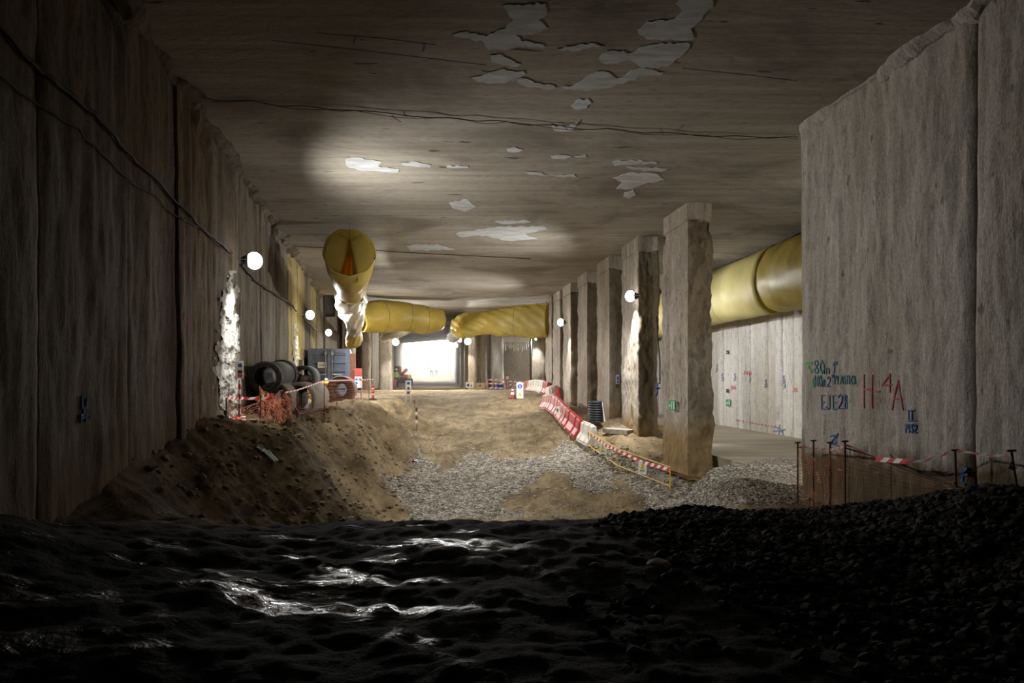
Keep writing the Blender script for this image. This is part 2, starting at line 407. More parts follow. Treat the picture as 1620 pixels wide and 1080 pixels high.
def zones(X, d):
    px = 810+X/d.clip(.5)*F
    n = fbm(X*.7, d*.45, 0, 4, 77)
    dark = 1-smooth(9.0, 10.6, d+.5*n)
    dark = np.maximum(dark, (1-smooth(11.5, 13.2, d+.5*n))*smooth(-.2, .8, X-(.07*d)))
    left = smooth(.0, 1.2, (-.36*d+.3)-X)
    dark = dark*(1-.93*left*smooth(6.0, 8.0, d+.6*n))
    road = smooth(-.5, .9, X-(-.155*d-.1)-.5*n)*(1-smooth(-.6, .4, X-(-.16*d+6.6)))
    pt = fbm(X*.45+3, d*.22, 0, 4, 123)
    gravel = road*smooth(14, 16, d)*(1-smooth(25, 30, d+2*n))*(.12+.88*smooth(-.22, .22, pt+.25*n))*(.35+.65*smooth(17.3, 18.6, d+.6*n))
    gravel = np.maximum(gravel, smooth(4.0, 4.6, X+.05*d)*(1-smooth(20, 22, d))*smooth(12, 13, d))
    wet = (1-smooth(7.8, 8.8, d))*(1-smooth(-.4, 1.4, X-.1*d+1.2))
    damp = (1-smooth(14.5, 18.5, d+2.2*n+.9*(X+3.2)))*smooth(-.4, .9, (-.12*d+.2)-X+.5*n)*smooth(5.5, 6.5, d)  # damp clay plus the painted shade where the lamp beam misses the lower bank
    return gravel, wet, dark, damp

rows = np.concatenate([np.linspace(-6, 2.4, 14), np.geomspace(2.6, 9.6, 170), np.geomspace(9.65, 45, 250)[0:], np.geomspace(45.4, 134, 70)])
nc = 330
uu = np.linspace(0, 1, nc)
XX = (xL(rows)-1.0)[:, None]*(1-uu)[None] + (np.where(rows < 45, xB(rows)+.4, 9.0))[:, None]*uu[None]
DD = np.repeat(rows[:, None], nc, 1)
ZZ = ground(XX.ravel(), DD.ravel()).reshape(XX.shape)
vv = np.stack([XX, DD, ZZ], -1).reshape(-1, 3)
idx = np.arange(len(rows)*nc).reshape(len(rows), nc)
ff = np.stack([idx[:-1, :-1], idx[:-1, 1:], idx[1:, 1:], idx[1:, :-1]], -1).reshape(-1, 4)
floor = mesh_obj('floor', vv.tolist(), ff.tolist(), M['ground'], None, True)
tag(floor, 'uneven clay and gravel floor with a cut ramp and black wet mud in front', None, None, 'structure')
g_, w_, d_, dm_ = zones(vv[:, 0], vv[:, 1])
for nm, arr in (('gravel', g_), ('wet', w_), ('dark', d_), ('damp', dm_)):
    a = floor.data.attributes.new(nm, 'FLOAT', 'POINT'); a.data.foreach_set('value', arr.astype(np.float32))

def cast(px, py, d0=6.0, d1=130.0):
    """where the sight line through a pixel meets the ground"""
    ds = np.linspace(d0, d1, 1200)
    z = ZE+(HOR-py)/F*ds; gr = ground((px-810)/F*ds, ds)
    k = np.argmax(z <= gr)
    return Vector(((px-810)/F*ds[k], ds[k], gr[k]))

# ------------------------------------------------------------------ walls and ceiling
def slab_from_grid(name, P, off, mat, parent):
    """closed slab: front grid P[n,m,3], extruded by off"""
    n, m = P.shape[:2]
    v = P.reshape(-1, 3).tolist(); id_ = np.arange(n*m).reshape(n, m)
    f = np.stack([id_[:-1, :-1], id_[:-1, 1:], id_[1:, 1:], id_[1:, :-1]], -1).reshape(-1, 4).tolist()
    ring = list(id_[0, :])+list(id_[1:, -1])+list(id_[-1, -2::-1])+list(id_[-2:0:-1, 0])
    base = len(v)
    for i in ring: v.append([v[i][k]+off[k] for k in range(3)])
    L = len(ring)
    for k in range(L): f.append([int(ring[(k+1) % L]), int(ring[k]), base+k, base+(k+1) % L])
    f.append([base+k for k in range(L)][::-1])
    return mesh_obj(name, v, f, mat, parent, True)

def wall_disp(d, z, seed, amp=1.0):
    return amp*(.045*fbm(d*1.6, z*.22, seed, 4, 5) + .018*fbm(d*7, z*1.6, seed, 4, 8)
                + .05*np.clip(fbm(d*1.1, z*.5, seed+3.3, 4, 15)-.35, 0, 1)*-1)

def panel_wall(name, xf, into, joints, z0, z1, mats, res, amp=1.0, thick=.7, gap=.05, label=None, seed0=0, zres=None, topbreak=0):
    root = thing(name, label, None, (xf(joints[0]), joints[0], z0), None, 'structure')
    for i in range(len(joints)-1):
        a, c = joints[i], joints[i+1]
        r = res(.5*(a+c)); n = max(6, int((c-a)/r)); m_ = max(8, int((z1-z0)/(r*1.6)))
        d = np.linspace(a+.004, c-.004, n)[:, None]; z = np.linspace(z0, z1, m_)[None]
        off = .05*float(vnoise(i*3.7, seed0, .5, 2))
        e = np.minimum(d-a, c-d); edge = -gap*np.exp(-(e/.06)**2)
        disp = wall_disp(d+i*.0, z+0*d, seed0, amp)+off*amp+edge
        if topbreak: disp = disp - topbreak*np.clip(fbm(d*1.3, z*1.3, 8.8, 3, 41)+.1, 0, 1)*smooth(z1-.9, z1-.3, z)
        X = xf(d)+into*disp
        P = np.stack(np.broadcast_arrays(X, d, z), -1)
        if into < 0: P = P[::-1]
        mt = mats[i % len(mats)] if isinstance(mats, list) else (mats(i) if callable(mats) else mats)
        slab_from_grid('panel', P, (-into*thick, 0, 0), mt, root)
    return root

lj = [-6, -3.2, -.6, 1.9, 4.3, 6.6, 9.0, 11.15, 13.5, 16.2, 19.2, 22.2, 25.3, 28.2, 31, 33.9, 36.8, 39.6, 42]
wall_left = panel_wall('wall_left', xL, 1, lj, ZE-2.6, ZC+.1, lambda i: M['wall_ochre'] if i in (12, 13, 15) else M['wall_brown'] if i == 7 else M['wall_left'],
                       lambda d: .05 if 4 < d < 20 else (.08 if d >= 20 else .4), .8, label='dark streaked concrete tunnel wall on the left with cables', topbreak=.2, gap=.018)
rj = [-6, -3, 0, 3, 6.2, 9.05, 13.3]
def right_mat(i): return M['wall_right']
wall_right = panel_wall('wall_right', xR, -1, rj, ZE-3.2, ZC-.06, right_mat, lambda d: .045 if d > 5 else .4, .8, thick=.75,
                        label='grey combed concrete wall on the right with sprayed writing', seed0=4, gap=.07)
def right_surface(px, py, lift=.012):
    d = 7.05/((px-810)/F+.1182); z = ZE+(HOR-py)/F*d
    i = 4 if d < 9.05 else 5
    disp = float(wall_disp(np.array(d), np.array(z), 4, .8))+.05*float(vnoise(i*3.7, 4, .5, 2))*.8
    return Vector((xR(d)-disp-lift, d, z))
aj = [-6, -2, 2, 6, 10, 14, 16.2, 17.6, 18.8, 20.3, 21.2, 22.5, 23.4, 24.2, 25.5, 26.4, 27.6, 29.2, 30.4, 32.0, 33.6, 35.2, 37, 39, 41, 43, 45, 47.5, 50]
wall_aisle = panel_wall('wall_aisle', xB, -1, aj, ZE-2.6, ZC+.1, M['wall_aisle'], lambda d: .12 if d > 15 else .5, .5, gap=.05,
                        label='pale panelled concrete wall at the back of the side aisle', seed0=9)
def aisle_surface(px, py, lift=.02):
    d = 12.6/((px-810)/F+.09); z = ZE+(HOR-py)/F*d
    i = max(k for k in range(len(aj)-1) if aj[k] <= d)
    disp = float(wall_disp(np.array(d), np.array(z), 9, .5))+.05*float(vnoise(i*3.7, 9, .5, 2))*.5
    return Vector((xB(d)-disp-lift, d, z))

# rough broken lip along the top of the right wall, haunch on the left
def lip(name, xf, into, a, c, z, w_, h_, mat, label, seed):
    n = int((c-a)/.08); prof = [(0, 0), (.0, -1), (.55, -.8), (1, -.35), (1, 0)]
    v = []; f = []
    for i in range(n+1):
        d = a+(c-a)*i/n
        k = .75+.5*float(fbm(d*1.7, 0, seed, 3, 3)); k2 = .8+.45*float(fbm(d*2.3, 5, seed, 3, 6))
        for (u, q) in prof: v.append((xf(d)+into*(u*w_*k-.1), d, z+q*h_*k2+.02))
    L = len(prof)
    for i in range(n):
        for k in range(L): f.append((i*L+k, i*L+(k+1) % L, (i+1)*L+(k+1) % L, (i+1)*L+k))
    f.append(tuple(range(L))); f.append(tuple(range(n*L+L-1, n*L-1, -1)))
    o = mesh_obj(name, v, f, mat, None); tag(o, label, None, None, 'structure'); return o
lip('trim_1', xR, -1, -6, 13.25, ZC, .22, .3, M['slab_edge'] if False else M['wall_right'], 'broken concrete lip between right wall and ceiling', 2.2)
lip('trim_2', xL, 1, -6, 41, ZC, .28, .22, M['wall_left'], 'rough haunch between left wall and ceiling', 5.1)

# ceiling slab
def slab_box(name, pts, z0, z1, mat, label):
    mb = MB(); mb.prism([(x, y, z0) for x, y in pts], (0, 0, z1-z0)); o = mb.build(name, mat); tag(o, label, None, None, 'structure'); return o
ceiling = slab_box('ceiling', [(xL(-6)-2, -6.7), (14, -6.7), (14, 52), (2, 80), (-9, 86), (-26, 108)], ZC, ZC+.9, M['ceiling'], 'stained cast concrete ceiling slab with pale patches')
slab_box('wall_back', [(-8, -6.7), (14, -6.7), (14, -6), (-8, -6)], ZE-3, ZC+.2, M['wall_left'], 'concrete wall behind the viewer')
def on_ceiling(px, py, drop=0):
    d = 4.84*F/(HOR-py); p = at(px, py, d); p.z = ZC-drop; return p
def ragged(poly, n=6, amp=2.0, seed=0):
    out = []; L = len(poly)
    for i in range(L):
        a, c = poly[i], poly[(i+1) % L]
        dx, dy = c[0]-a[0], c[1]-a[1]; ln = math.hypot(dx, dy)+1e-6; k = max(1, int(ln/6))
        for j in range(k):
            t = j/k; o = amp*random.uniform(-1, 1) if j else 0
            out.append((a[0]+dx*t-dy/ln*o, a[1]+dy*t+dx/ln*o))
    return out
patches = [
 [(716,54),(732,49),(770,56),(800,43),(812,30),(795,8),(820,6),(862,4),(866,20),(852,30),(866,44),(842,54),(816,54),(825,64),(860,69),(862,74),(820,72),(800,78),(772,78),(766,66)],
 [(776,86),(792,84),(806,92),(824,100),(818,105),(795,102),(778,96)],
 [(742,123),(770,114),(790,109),(828,111),(832,116),(812,126),(790,130),(765,129)],
 [(817,124),(832,123),(846,130),(868,132),(880,138),(868,141),(838,137),(820,131)],
 [(888,137),(912,131),(922,126),(945,112),(962,113),(975,123),(986,120),(1000,110),(1020,107),(1050,113),(1045,118),(1010,121),(985,132),(960,138),(920,141)],
 [(948,92),(960,80),(1000,82),(1020,72),(1060,66),(1092,68),(1086,80),(1065,98),(1042,107),(1012,104),(1000,95),(970,99),(952,98)],
 [(1008,46),(1025,33),(1060,30),(1080,18),(1068,4),(1090,-14),(1130,-14),(1128,10),(1105,34),(1092,44),(1098,60),(1075,63),(1030,62),(1012,54)],
 [(882,76),(895,72),(940,67),(958,71),(930,76),(892,80)],
 [(903,167),(912,158),(930,155),(936,162),(928,171),(910,172)],
 [(546,250),(560,248),(590,252),(604,255),(598,262),(632,266),(630,272),(600,270),(566,268),(548,262)],
 [(634,256),(660,255),(682,260),(680,264),(655,262),(636,260)], [(706,262),(740,262),(742,265),(708,265)],
 [(801,234),(815,232),(828,236),(820,240),(803,239)], [(871,246),(890,244),(905,247),(893,251),(874,250)], [(908,245),(926,244),(928,248),(911,248)],
 [(831,270),(856,272),(862,276),(908,275),(912,280),(880,279),(835,274)],
 [(968,255),(1000,252),(1040,256),(1038,259),(1000,259),(972,262)], [(990,263),(1058,266),(1052,270),(1000,268)],
 [(970,280),(1005,272),(1040,274),(1052,284),(1020,290),(1000,298),(975,298),(985,288)], [(988,304),(1002,300),(1006,308),(995,314),(986,310)],
 [(710,320),(740,315),(754,326),(735,334),(716,329)], [(872,195),(880,200),(900,198),(915,192),(905,206),(876,206)],
 [(720,368),(760,362),(800,358),(860,357),(866,362),(830,370),(850,378),(800,380),(770,372),(726,374)], [(782,350),(830,347),(840,351),(800,354)],
 [(1006,372),(1035,376),(1038,379),(1008,376)], [(640,388),(690,386),(720,394),(650,396)],
]
for i, pl in enumerate(patches):
    pl = ragged(pl, amp=2.2 if i < 9 else 1.2)
    top = [on_ceiling(x, y, -.02) for x, y in pl]
    mb = MB(); mb.prism(top, (0, 0, -.032)); mb.build('ceiling_patch', M['patch'], ceiling)
def ceil_strip(pts, wid, mat, name, drop=.004):
    for (a, c) in zip(pts[:-1], pts[1:]):
        p, q = on_ceiling(*a), on_ceiling(*c); t = (q-p).normalized(); s_ = Vector((-t.y, t.x, 0))*wid/2
        mb = MB(); mb.prism([p-s_, q-s_, q+s_, p+s_], (0, 0, -drop)); mb.build(name, mat, ceiling)
ceil_strip([(430, 64), (560, 78), (770, 103)], .016, M['chalk'], 'chalk_line')
ceil_strip([(500, 52), (600, 60), (690, 71)], .012, M['chalk'], 'chalk_line')
ceil_strip([(562, 56), (560, 68)], .03, M['chalk'], 'chalk_mark'); ceil_strip([(672, 68), (669, 81)], .03, M['chalk'], 'chalk_mark')
ceil_strip([(1080, 108), (1180, 118), (1262, 128)], .01, M['chalk'], 'chalk_line')

# aisle floor slab, its far end, and the masonry where the hall narrows
slab_box('floor_aisle', [(xR(15.6)+.75, 16.6), (xB(15.6)+.2, 16.2), (xB(50)+.2, 50), (xR(50)+.75, 50)], ZE-2.6, ZE-2.12, M['screed'], 'smooth screed floor of the side aisle')
slab_box('wall_aisle_end', [(1.9, 50), (9.5, 49), (9.5, 50), (1.9, 51)], ZE-2.7, ZC+.1, M['wall_far'], 'concrete wall closing the far end of the aisle')
far_joints = [50, 54, 58, 62, 66, 70, 75, 80]
far_left = panel_wall('wall_far_left', lambda d: -13.0-.09*(d-75), 1, far_joints+[88, 97, 106, 116, 128], ZE-1.6, ZC+.1, M['wall_far'], lambda d: .3, 1, label='left wall of the narrow tunnel towards the daylight', seed0=6, gap=.12)
far_right = panel_wall('wall_far_right', lambda d: -3.0-.11*(d-50), -1, [51.5]+far_joints[1:]+[88, 97, 106, 116, 128], ZE-1.6, ZC+.1, M['wall_far'], lambda d: .3, 1, label='right wall of the narrow tunnel towards the daylight', seed0=7, gap=.12)
slab_box('wall_return_left', [(xL(42)-.6, 50.2), (-10.7, 50.2), (-10.7, 51), (xL(42)-.6, 51)], ZE-1.6, ZC+.1, M['wall_far'], 'stained wall returning behind the blue container')
slab_box('wall_left_end', [(xL(42)-.7, 42), (xL(42)-.1, 42), (xL(42)-.1, 51), (xL(42)-.7, 51)], ZE-2, ZC+.1, M['wall_left'], 'side wall of the recess behind the container')
slab_box('wall_recess', [(-3.0, 56), (2.6, 54.5), (2.6, 55.3), (-3.0, 56.8)], ZE-1.6, ZC+.1, M['wall_far'], 'concrete back wall of the recess on the right')

# ------------------------------------------------------------------ columns
def column(cx, cy, lx, ly, z0, z1, ang, label, res, amp, seed, cap=True, group=None, mats=None, name='concrete_column', cat='column', capw=.015):
    """lx = thickness, ly = length along the tunnel; (cx,cy) = near left corner"""
    Rm = rotz(ang)
    root = thing(name, label, cat, (cx, cy, z0), group)
    ztop = z1-(.5 if cap else 0)
    per = []
    seg = lambda a, c, n: [(a[0]+(c[0]-a[0])*k/n, a[1]+(c[1]-a[1])*k/n) for k in range(n)]
    q = [(0, 0), (lx, 0), (lx, ly), (0, ly)]
    for i in range(4):
        a, c = q[i], q[(i+1) % 4]; per += [(p, i) for p in seg(a, c, max(3, int(math.hypot(c[0]-a[0], c[1]-a[1])/res)))]
    n = len(per); m_ = max(6, int((ztop-z0)/(res*1.4)))
    nor = [(0, -1), (1, 0), (0, 1), (-1, 0)]
    P2 = np.array([p for p, _ in per]); N2 = np.array([nor[i] for _, i in per], float)
    # average normals at the corners
    N2 = N2+np.roll(N2, 1, 0)*.5+np.roll(N2, -1, 0)*.5; N2 /= np.linalg.norm(N2, axis=1)[:, None]
    zz = np.linspace(z0, ztop, m_)
    fr = np.array([1.0 if i in (0, 2) else .55 for _, i in per])
    px_ = P2[:, 0][None]+0*zz[:, None]; py_ = P2[:, 1][None]+0*zz[:, None]; zf = zz[:, None]+0*px_
    disp = amp*fr[None]*(.07*fbm(px_*1.3+seed, py_*1.3, zf*.6, 4, 5)+.045*fbm(px_*4+seed, py_*4, zf*2.2, 4, 25)+.03*np.abs(fbm(px_*7, py_*7+seed, zf*4, 3, 35)))
    X = px_+N2[:, 0][None]*disp; Y = py_+N2[:, 1][None]*disp
    c_, s_ = math.cos(ang), math.sin(ang)
    P = np.stack([cx+X*c_-Y*s_, cy+X*s_+Y*c_, zf], -1).reshape(-1, 3)
    f = []; mi = []
    for i in range(m_-1):
        for k in range(n):
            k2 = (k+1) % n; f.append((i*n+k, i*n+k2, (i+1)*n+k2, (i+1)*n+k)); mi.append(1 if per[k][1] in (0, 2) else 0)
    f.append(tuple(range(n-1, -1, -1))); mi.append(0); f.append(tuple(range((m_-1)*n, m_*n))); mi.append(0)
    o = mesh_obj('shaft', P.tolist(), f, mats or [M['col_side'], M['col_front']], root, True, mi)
    if cap:
        e = capw
        mb = MB(); mb.box((lx/2, ly/2, 0), (lx+2*e, ly+2*e, .56), bev=.03)
        mb.v = [tuple(Rm @ Vector(v)+Vector((cx, cy, z1-.26))) for v in mb.v]
        mb.build('head_block', (mats or [M['col_side']])[0], root)
    return root
ang_r = math.atan(.1182)
cols = [(1088, 'nearest rough concrete column, carrying the small green exit sign'),
        (1010, 'second concrete column, with the brightest lamp and a white scraped face below it'),
        (964, 'third concrete column, beside the black corrugated pipe'),
        (929, 'fourth concrete column, between the third one and the column with the small lamp'),
        (903, 'fifth concrete column, with the smaller lamp in the right row'),
        (886, 'sixth concrete column, just beyond the small lamp of the right row'),
        (873, 'seventh concrete column, where the yellow cross duct ends')]
col_pos = []
for i, (px, lab) in enumerate(cols):
    d = 7.05*F/(px-680); x = xR(d); col_pos.append((x, d))
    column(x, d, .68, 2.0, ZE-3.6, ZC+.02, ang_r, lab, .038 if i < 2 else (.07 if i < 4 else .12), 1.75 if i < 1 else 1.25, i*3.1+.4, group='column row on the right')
# pillars around the mouth of the narrow tunnel
pil = [(842, 49.6, .95, 1.2, 'stained pillar just left of the seventh column, under the yellow cross duct'),
       (776, 53.0, 1.0, 1.2, 'pale whitewashed pillar left of the recess with ragged beam'),
       (758, 51.5, .6, 1.2, 'grey pillar between the whitewashed one and the lamp pillar'),
       (741, 50.0, .55, 1.4, 'pillar lit by the far right lamp beside the tunnel mouth'),
       (600, 49.0, .85, 1.4, 'brown streaked pillar lit by the far left lamp'),
       (572, 48.0, .55, 1.2, 'dark pillar behind the blue container'),
       (546, 46.0, .5, 1.2, 'thin stained pillar just right of the container roof')]
for i, (px, d, lx, ly, lab) in enumerate(pil):
    column((px-810)/F*d, d, lx, ly, ZE-1.4, ZC+.02, TY*.5, lab, .16, 1.0, 40+i*2.7, False, 'pillars at the tunnel mouth', [M['wall_far'], M['wall_far'] if i != 1 else M['wall_aisle']])
# beam with dripping ragged underside in the recess
bd = 52.0
mb = MB(); a, c = at(797, 545, bd), at(840, 545, bd)
mb.box(((a.x+c.x)/2, bd+.4, ZE+3.6), (c.x-a.x, .8, 1.6)); bo = mb.build('ragged_beam', M['wall_aisle']); tag(bo, 'ragged concrete beam with dripping underside in the recess on the right', 'beam')
for k in range(13):
    x = a.x+(c.x-a.x)*(k+.5)/13; h = random.uniform(.25, .75); mb = MB()
    mb.tube([(x, bd+.3, ZE+2.85), (x+.02, bd+.28, ZE+2.8-h*.5), (x+.05, bd+.3, ZE+2.8-h)], [.13, .09, .03], 7); mb.build('drip', M['wall_aisle'], bo, True)

# ------------------------------------------------------------------ gravel, rubble, clods
def stones(name, n, fn, rmin, rmax, mat, label, cat, sub=0):
    base = [Vector(v) for v in ((1,0,0), (-1,0,0), (0,1,0), (0,-1,0), (0,0,1), (0,0,-1))]
    bf = [(0,2,4), (2,1,4), (1,3,4), (3,0,4), (2,0,5), (1,2,5), (3,1,5), (0,3,5)]
    if sub:
        bm = bmesh.new(); bmesh.ops.create_icosphere(bm, subdivisions=1, radius=1); bm.verts.index_update()
        base = [v.co.copy() for v in bm.verts]; bf = [tuple(v.index for v in p.verts) for p in bm.faces]; bm.free()
    B = np.array(base); nb = len(B)
    XY = fn(n); n = len(XY)
    z = ground(XY[:, 0], XY[:, 1])
    r = rmin+(rmax-rmin)*rng.random(n)**2.2
    J = B[None]*(1+.45*(rng.random((n, nb, 1))-.5))*np.stack([.75+.5*rng.random(n), .75+.5*rng.random(n), .5+.3*rng.random(n)], -1)[:, None]
    A = rng.random(n)*6.28; ca, sa = np.cos(A)[:, None], np.sin(A)[:, None]
    V = np.stack([J[..., 0]*ca-J[..., 1]*sa, J[..., 0]*sa+J[..., 1]*ca, J[..., 2]], -1)*r[:, None, None]
    V += np.stack([XY[:, 0], XY[:, 1], z+r*.2], -1)[:, None]
    Fc = (np.array(bf)[None]+(np.arange(n)*nb)[:, None, None]).reshape(-1, 3)
    o = mesh_obj(name, V.reshape(-1, 3).tolist(), Fc.tolist(), mat); tag(o, label, cat, None, 'stuff'); return o
def in_zone(n, x0, x1, y0, y1, dens):
    X = x0+(x1-x0)*rng.random(n*6); D = y0+(y1-y0)*rng.random(n*6)
    k = rng.random(len(X)) < dens(X, D); return np.stack([X[k], D[k]], -1)[:n]
stones('ramp_gravel', 22000, lambda n: in_zone(n, -5, 5, 15, 30, lambda X, D: np.maximum(zones(X, D)[0]**1.5, .06*smooth(14, 16, D)*(1-smooth(27, 30, D))*smooth(-.5, .5, X+.155*D))), .012, .05, M['gravel'], 'loose grey gravel spread over the ramp', 'gravel')
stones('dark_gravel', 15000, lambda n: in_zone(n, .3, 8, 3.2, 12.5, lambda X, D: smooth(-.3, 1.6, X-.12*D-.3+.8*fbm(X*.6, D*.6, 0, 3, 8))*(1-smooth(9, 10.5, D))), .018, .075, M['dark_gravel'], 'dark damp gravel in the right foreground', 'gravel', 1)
stones('aisle_gravel', 4000, lambda n: in_zone(n, 4.2, 8, 12.5, 16.2, lambda X, D: np.where(X > 3.9, .8, 0)),   .012, .04, M['aisle_gravel'], 'grey gravel between the nearest column and the right wall', 'gravel')
def rub(n):
    t = rng.random(n); px = 945+150*t+rng.normal(0, 12, n); d = 23.2-5.2*t+rng.normal(0, .35, n); return np.stack([(px-810)/F*d, d], -1)
stones('rubble', 1200, rub, .015, .1, M['rubble'], 'broken rubble heaped along the yellow railing', 'rubble', 1)
stones('bank_clods', 1500, lambda n: in_zone(n, -7, -1, 9, 24, lambda X, D: smooth(.1, .8, (-.135*D+.3)-X)*(1-smooth(.0, .5, xL(D)+.3-X))), .015, .09, M['clod'], 'clay clods scattered on the cut bank', 'clods', 1)
for k, (px, py, d, r, lab) in enumerate([(1040, 893, 6.3, .075, 'flat pale stone lying alone in the dark middle foreground'), (943, 898, 6.2, .04, 'small pale stone left of the flat one in the dark foreground'),
                                   (1512, 822, 8.0, .09, 'pale boulder on the dark gravel heap by the right wall'), (1418, 826, 8.0, .045, 'small whitish stone on the dark heap left of the boulder')]):
    p = at(px, py, d); z = gz(p.x, p.y)
    bm = bmesh.new(); bmesh.ops.create_icosphere(bm, subdivisions=2, radius=r)
    for v in bm.verts:
        v.co *= 1+.35*float(fbm(v.co.x/r*.9+k*5, v.co.y/r*.9, v.co.z/r*.9, 3, 4)); v.co.z *= .6; v.co.x *= 1.3
    bm.verts.index_update(); o = mesh_obj('stone', [(v.co.x, v.co.y, v.co.z) for v in bm.verts], [[v.index for v in f.verts] for f in bm.faces], M['stone']); bm.free()
    o.location = (p.x, p.y, z+r*.25); tag(o, lab, 'stone', 'pale stones in the foreground')

# ------------------------------------------------------------------ lamps
def floodlight(p, out, label, power, lens_r=.19, tilt=.5, spill=(.3, .4)):
    out = Vector(out).normalized(); root = thing('floodlight', label, 'lamp', p, 'site floodlights')
    Mx = frame_to(out, p)
    mb = MB(); mb.lathe([(.02, -.17), (.07, -.17), (.11, -.1), (.13, .0), (.13, .05), (.1, .05)], 24, Mx); mb.build('housing', M['housing'], root, True)
    mb = MB(); mb.lathe([(lens_r*math.cos(t), .1+lens_r*.9*math.sin(t)) for t in np.linspace(-1.0, math.pi/2-.02, 10)], 24, Mx); mb.build('lens', M['lens'], root, True)
    mb = MB(); mb.tube([Mx @ Vector((.13, 0, .0)), Mx @ Vector((.13, 0, -.24)), Mx @ Vector((-.13, 0, -.24)), Mx @ Vector((-.13, 0, 0))], .012, 6); mb.build('bracket', M['steel'], root)
    for aim, pw, ang, bl in ((out+Vector((0, 0, -tilt)), power, 164, .85), (Vector(spill[2]) if len(spill) > 2 else Vector((-out.x*spill[0], -out.y*spill[0], -1)), power*spill[1], 64, .85)):
        ld = bpy.data.lights.new('flood', 'SPOT'); ld.shadow_soft_size = .1; ld.energy = pw; ld.color = LAMP_COL
        ld.spot_size = math.radians(ang); ld.spot_blend = bl
        lo = bpy.data.objects.new('flood_light', ld); C.objects.link(lo)
        lo.matrix_world = frame_to(-aim, Vector(p)+out*.34)
    return root
def wall_pt(px, py, lift=.3):
    d = 3.18/(-(px-810)/F-.1955); p = at(px, py, d); p.x = xL(d)+lift; return p
floodlight(wall_pt(366, 412, .4), (.95, .28, 0), 'bright lamp on the left wall nearest to the viewer', LAMP_W*.8, tilt=.15, spill=(.4, .8))
floodlight(wall_pt(471, 498, .4), (.98, .0, 0), 'lamp on the ochre part of the left wall above the pipes', LAMP_W*1.3, spill=(.3, .3))
floodlight(wall_pt(506, 526, .4), (.95, -.2, 0), 'small lamp on the left wall above the container', LAMP_W*1.1)
x, d = col_pos[1]; floodlight((x-.17, d+.03, ZE+2.82), (-.95, .2, 0), 'bright lamp on the second column of the right row', LAMP_W*1.0, spill=(.3, .8, (.3, .12, -1)))
x, d = col_pos[4]; floodlight((x-.4, d+.1, ZE+2.86), (-.95, .1, 0), 'smaller lamp on the fifth column of the right row', LAMP_W*1.1)
floodlight(at(625, 541, 48.5), (.5, -.86, 0), 'far lamp on the left side of the tunnel mouth', LAMP_W*1.5, .24)
floodlight(at(741, 540, 49.5), (-.4, -.9, 0), 'far lamp on the right side of the tunnel mouth', LAMP_W*1.5, .24)
floodlight(at(848, 536, 49.32), (-.2, -.95, -.2), 'tiny lamp under the yellow cross duct', LAMP_W*.6, .08)
for k, (i, lab) in enumerate([(2, 'aisle lamp on the back of the third column'), (4, 'aisle lamp on the back of the fifth column')]):
    x, d = col_pos[i]; floodlight((x+1.0, d+1.0, ZE+2.9), (.9, -.35, -.1), lab, AISLE_W)
floodlight((xR(11.6)+1.25, 11.6, ZE+2.9), (.6, .8, -.1), 'aisle lamp on the back of the right wall', AISLE_W*2.0)
for k, d in enumerate((60, 70)):
    floodlight((-3.3-.11*(d-50), d, ZE+3.4), (-.9, -.3, -.1), ['lamp inside the narrow tunnel, nearer the mouth', 'lamp inside the narrow tunnel, nearer the daylight'][k], LAMP_W*.8)

# ------------------------------------------------------------------ cables and wall writing
def curve_tube(name, pts, r, mat, parent=None, n=6):
    mb = MB(); mb.tube(pts, r, n); return mb.build(name, mat, parent, True)
def left_surface(px, py, lift=.03):
    d = 3.18/(-(px-810)/F-.1955); z = ZE+(HOR-py)/F*d
    i = max(k for k in range(len(lj)-1) if lj[k] <= d)
    disp = float(wall_disp(np.array(d), np.array(z), 0, .8))+.05*float(vnoise(i*3.7, 0, .5, 2))*.8
    return Vector((xL(d)+disp+lift, d, z))
def dense(pts, k=6):
    out = []
    for a, c in zip(pts[:-1], pts[1:]):
        for j in range(k): out.append((a[0]+(c[0]-a[0])*j/k, a[1]+(c[1]-a[1])*j/k+1.2*math.sin(3.14*j/k)))
    return out+[pts[-1]]
hv = [(-60, -10), (0, 45), (55, 105), (98, 142), (140, 178), (205, 245), (262, 298), (310, 360), (346, 386), (362, 400)]
lv = [(-60, 75), (0, 120), (60, 165), (118, 203), (128, 218), (205, 285), (250, 312), (282, 345), (310, 360), (346, 392)]
tag(curve_tube('power_cable', [left_surface(*p, .05) for p in dense(hv)], .024, M['cable']), 'thick dark cable bundle running along the left wall to the lamp', 'cable')
tag(curve_tube('power_cable', [left_surface(*p, .04) for p in dense(lv)], .012, M['cable']), 'thin sagging cable below the thick bundle on the left wall', 'cable')
tag(curve_tube('power_cable', [left_surface(*p, .05) for p in dense([(380, 418), (400, 440), (425, 460), (457, 478), (468, 492)])], .03, M['cable']), 'dark cable linking the first and second left wall lamps', 'cable')
tag(curve_tube('power_cable', [left_surface(*p, .05) for p in dense([(476, 500), (490, 513), (503, 524)])], .03, M['cable']), 'dark cable linking the second and third left wall lamps', 'cable')
cb = [(322, 150), (400, 156), (480, 164), (560, 170), (680, 180), (740, 184), (800, 188), (880, 195), (960, 200), (1040, 205), (1120, 210), (1200, 212), (1262, 213)]
def oc(p, drop): q = on_ceiling(*p); q.z = ZC-drop; return q
root = thing('ceiling_cable', 'thin dark cable strung across the ceiling with loose wire twists', 'cable', oc(cb[0], .05))
curve_tube('wire', [oc(p, .05+.02*math.sin(k*1.3)) for k, p in enumerate(dense(cb, 4))], .008, M['cable'], root)
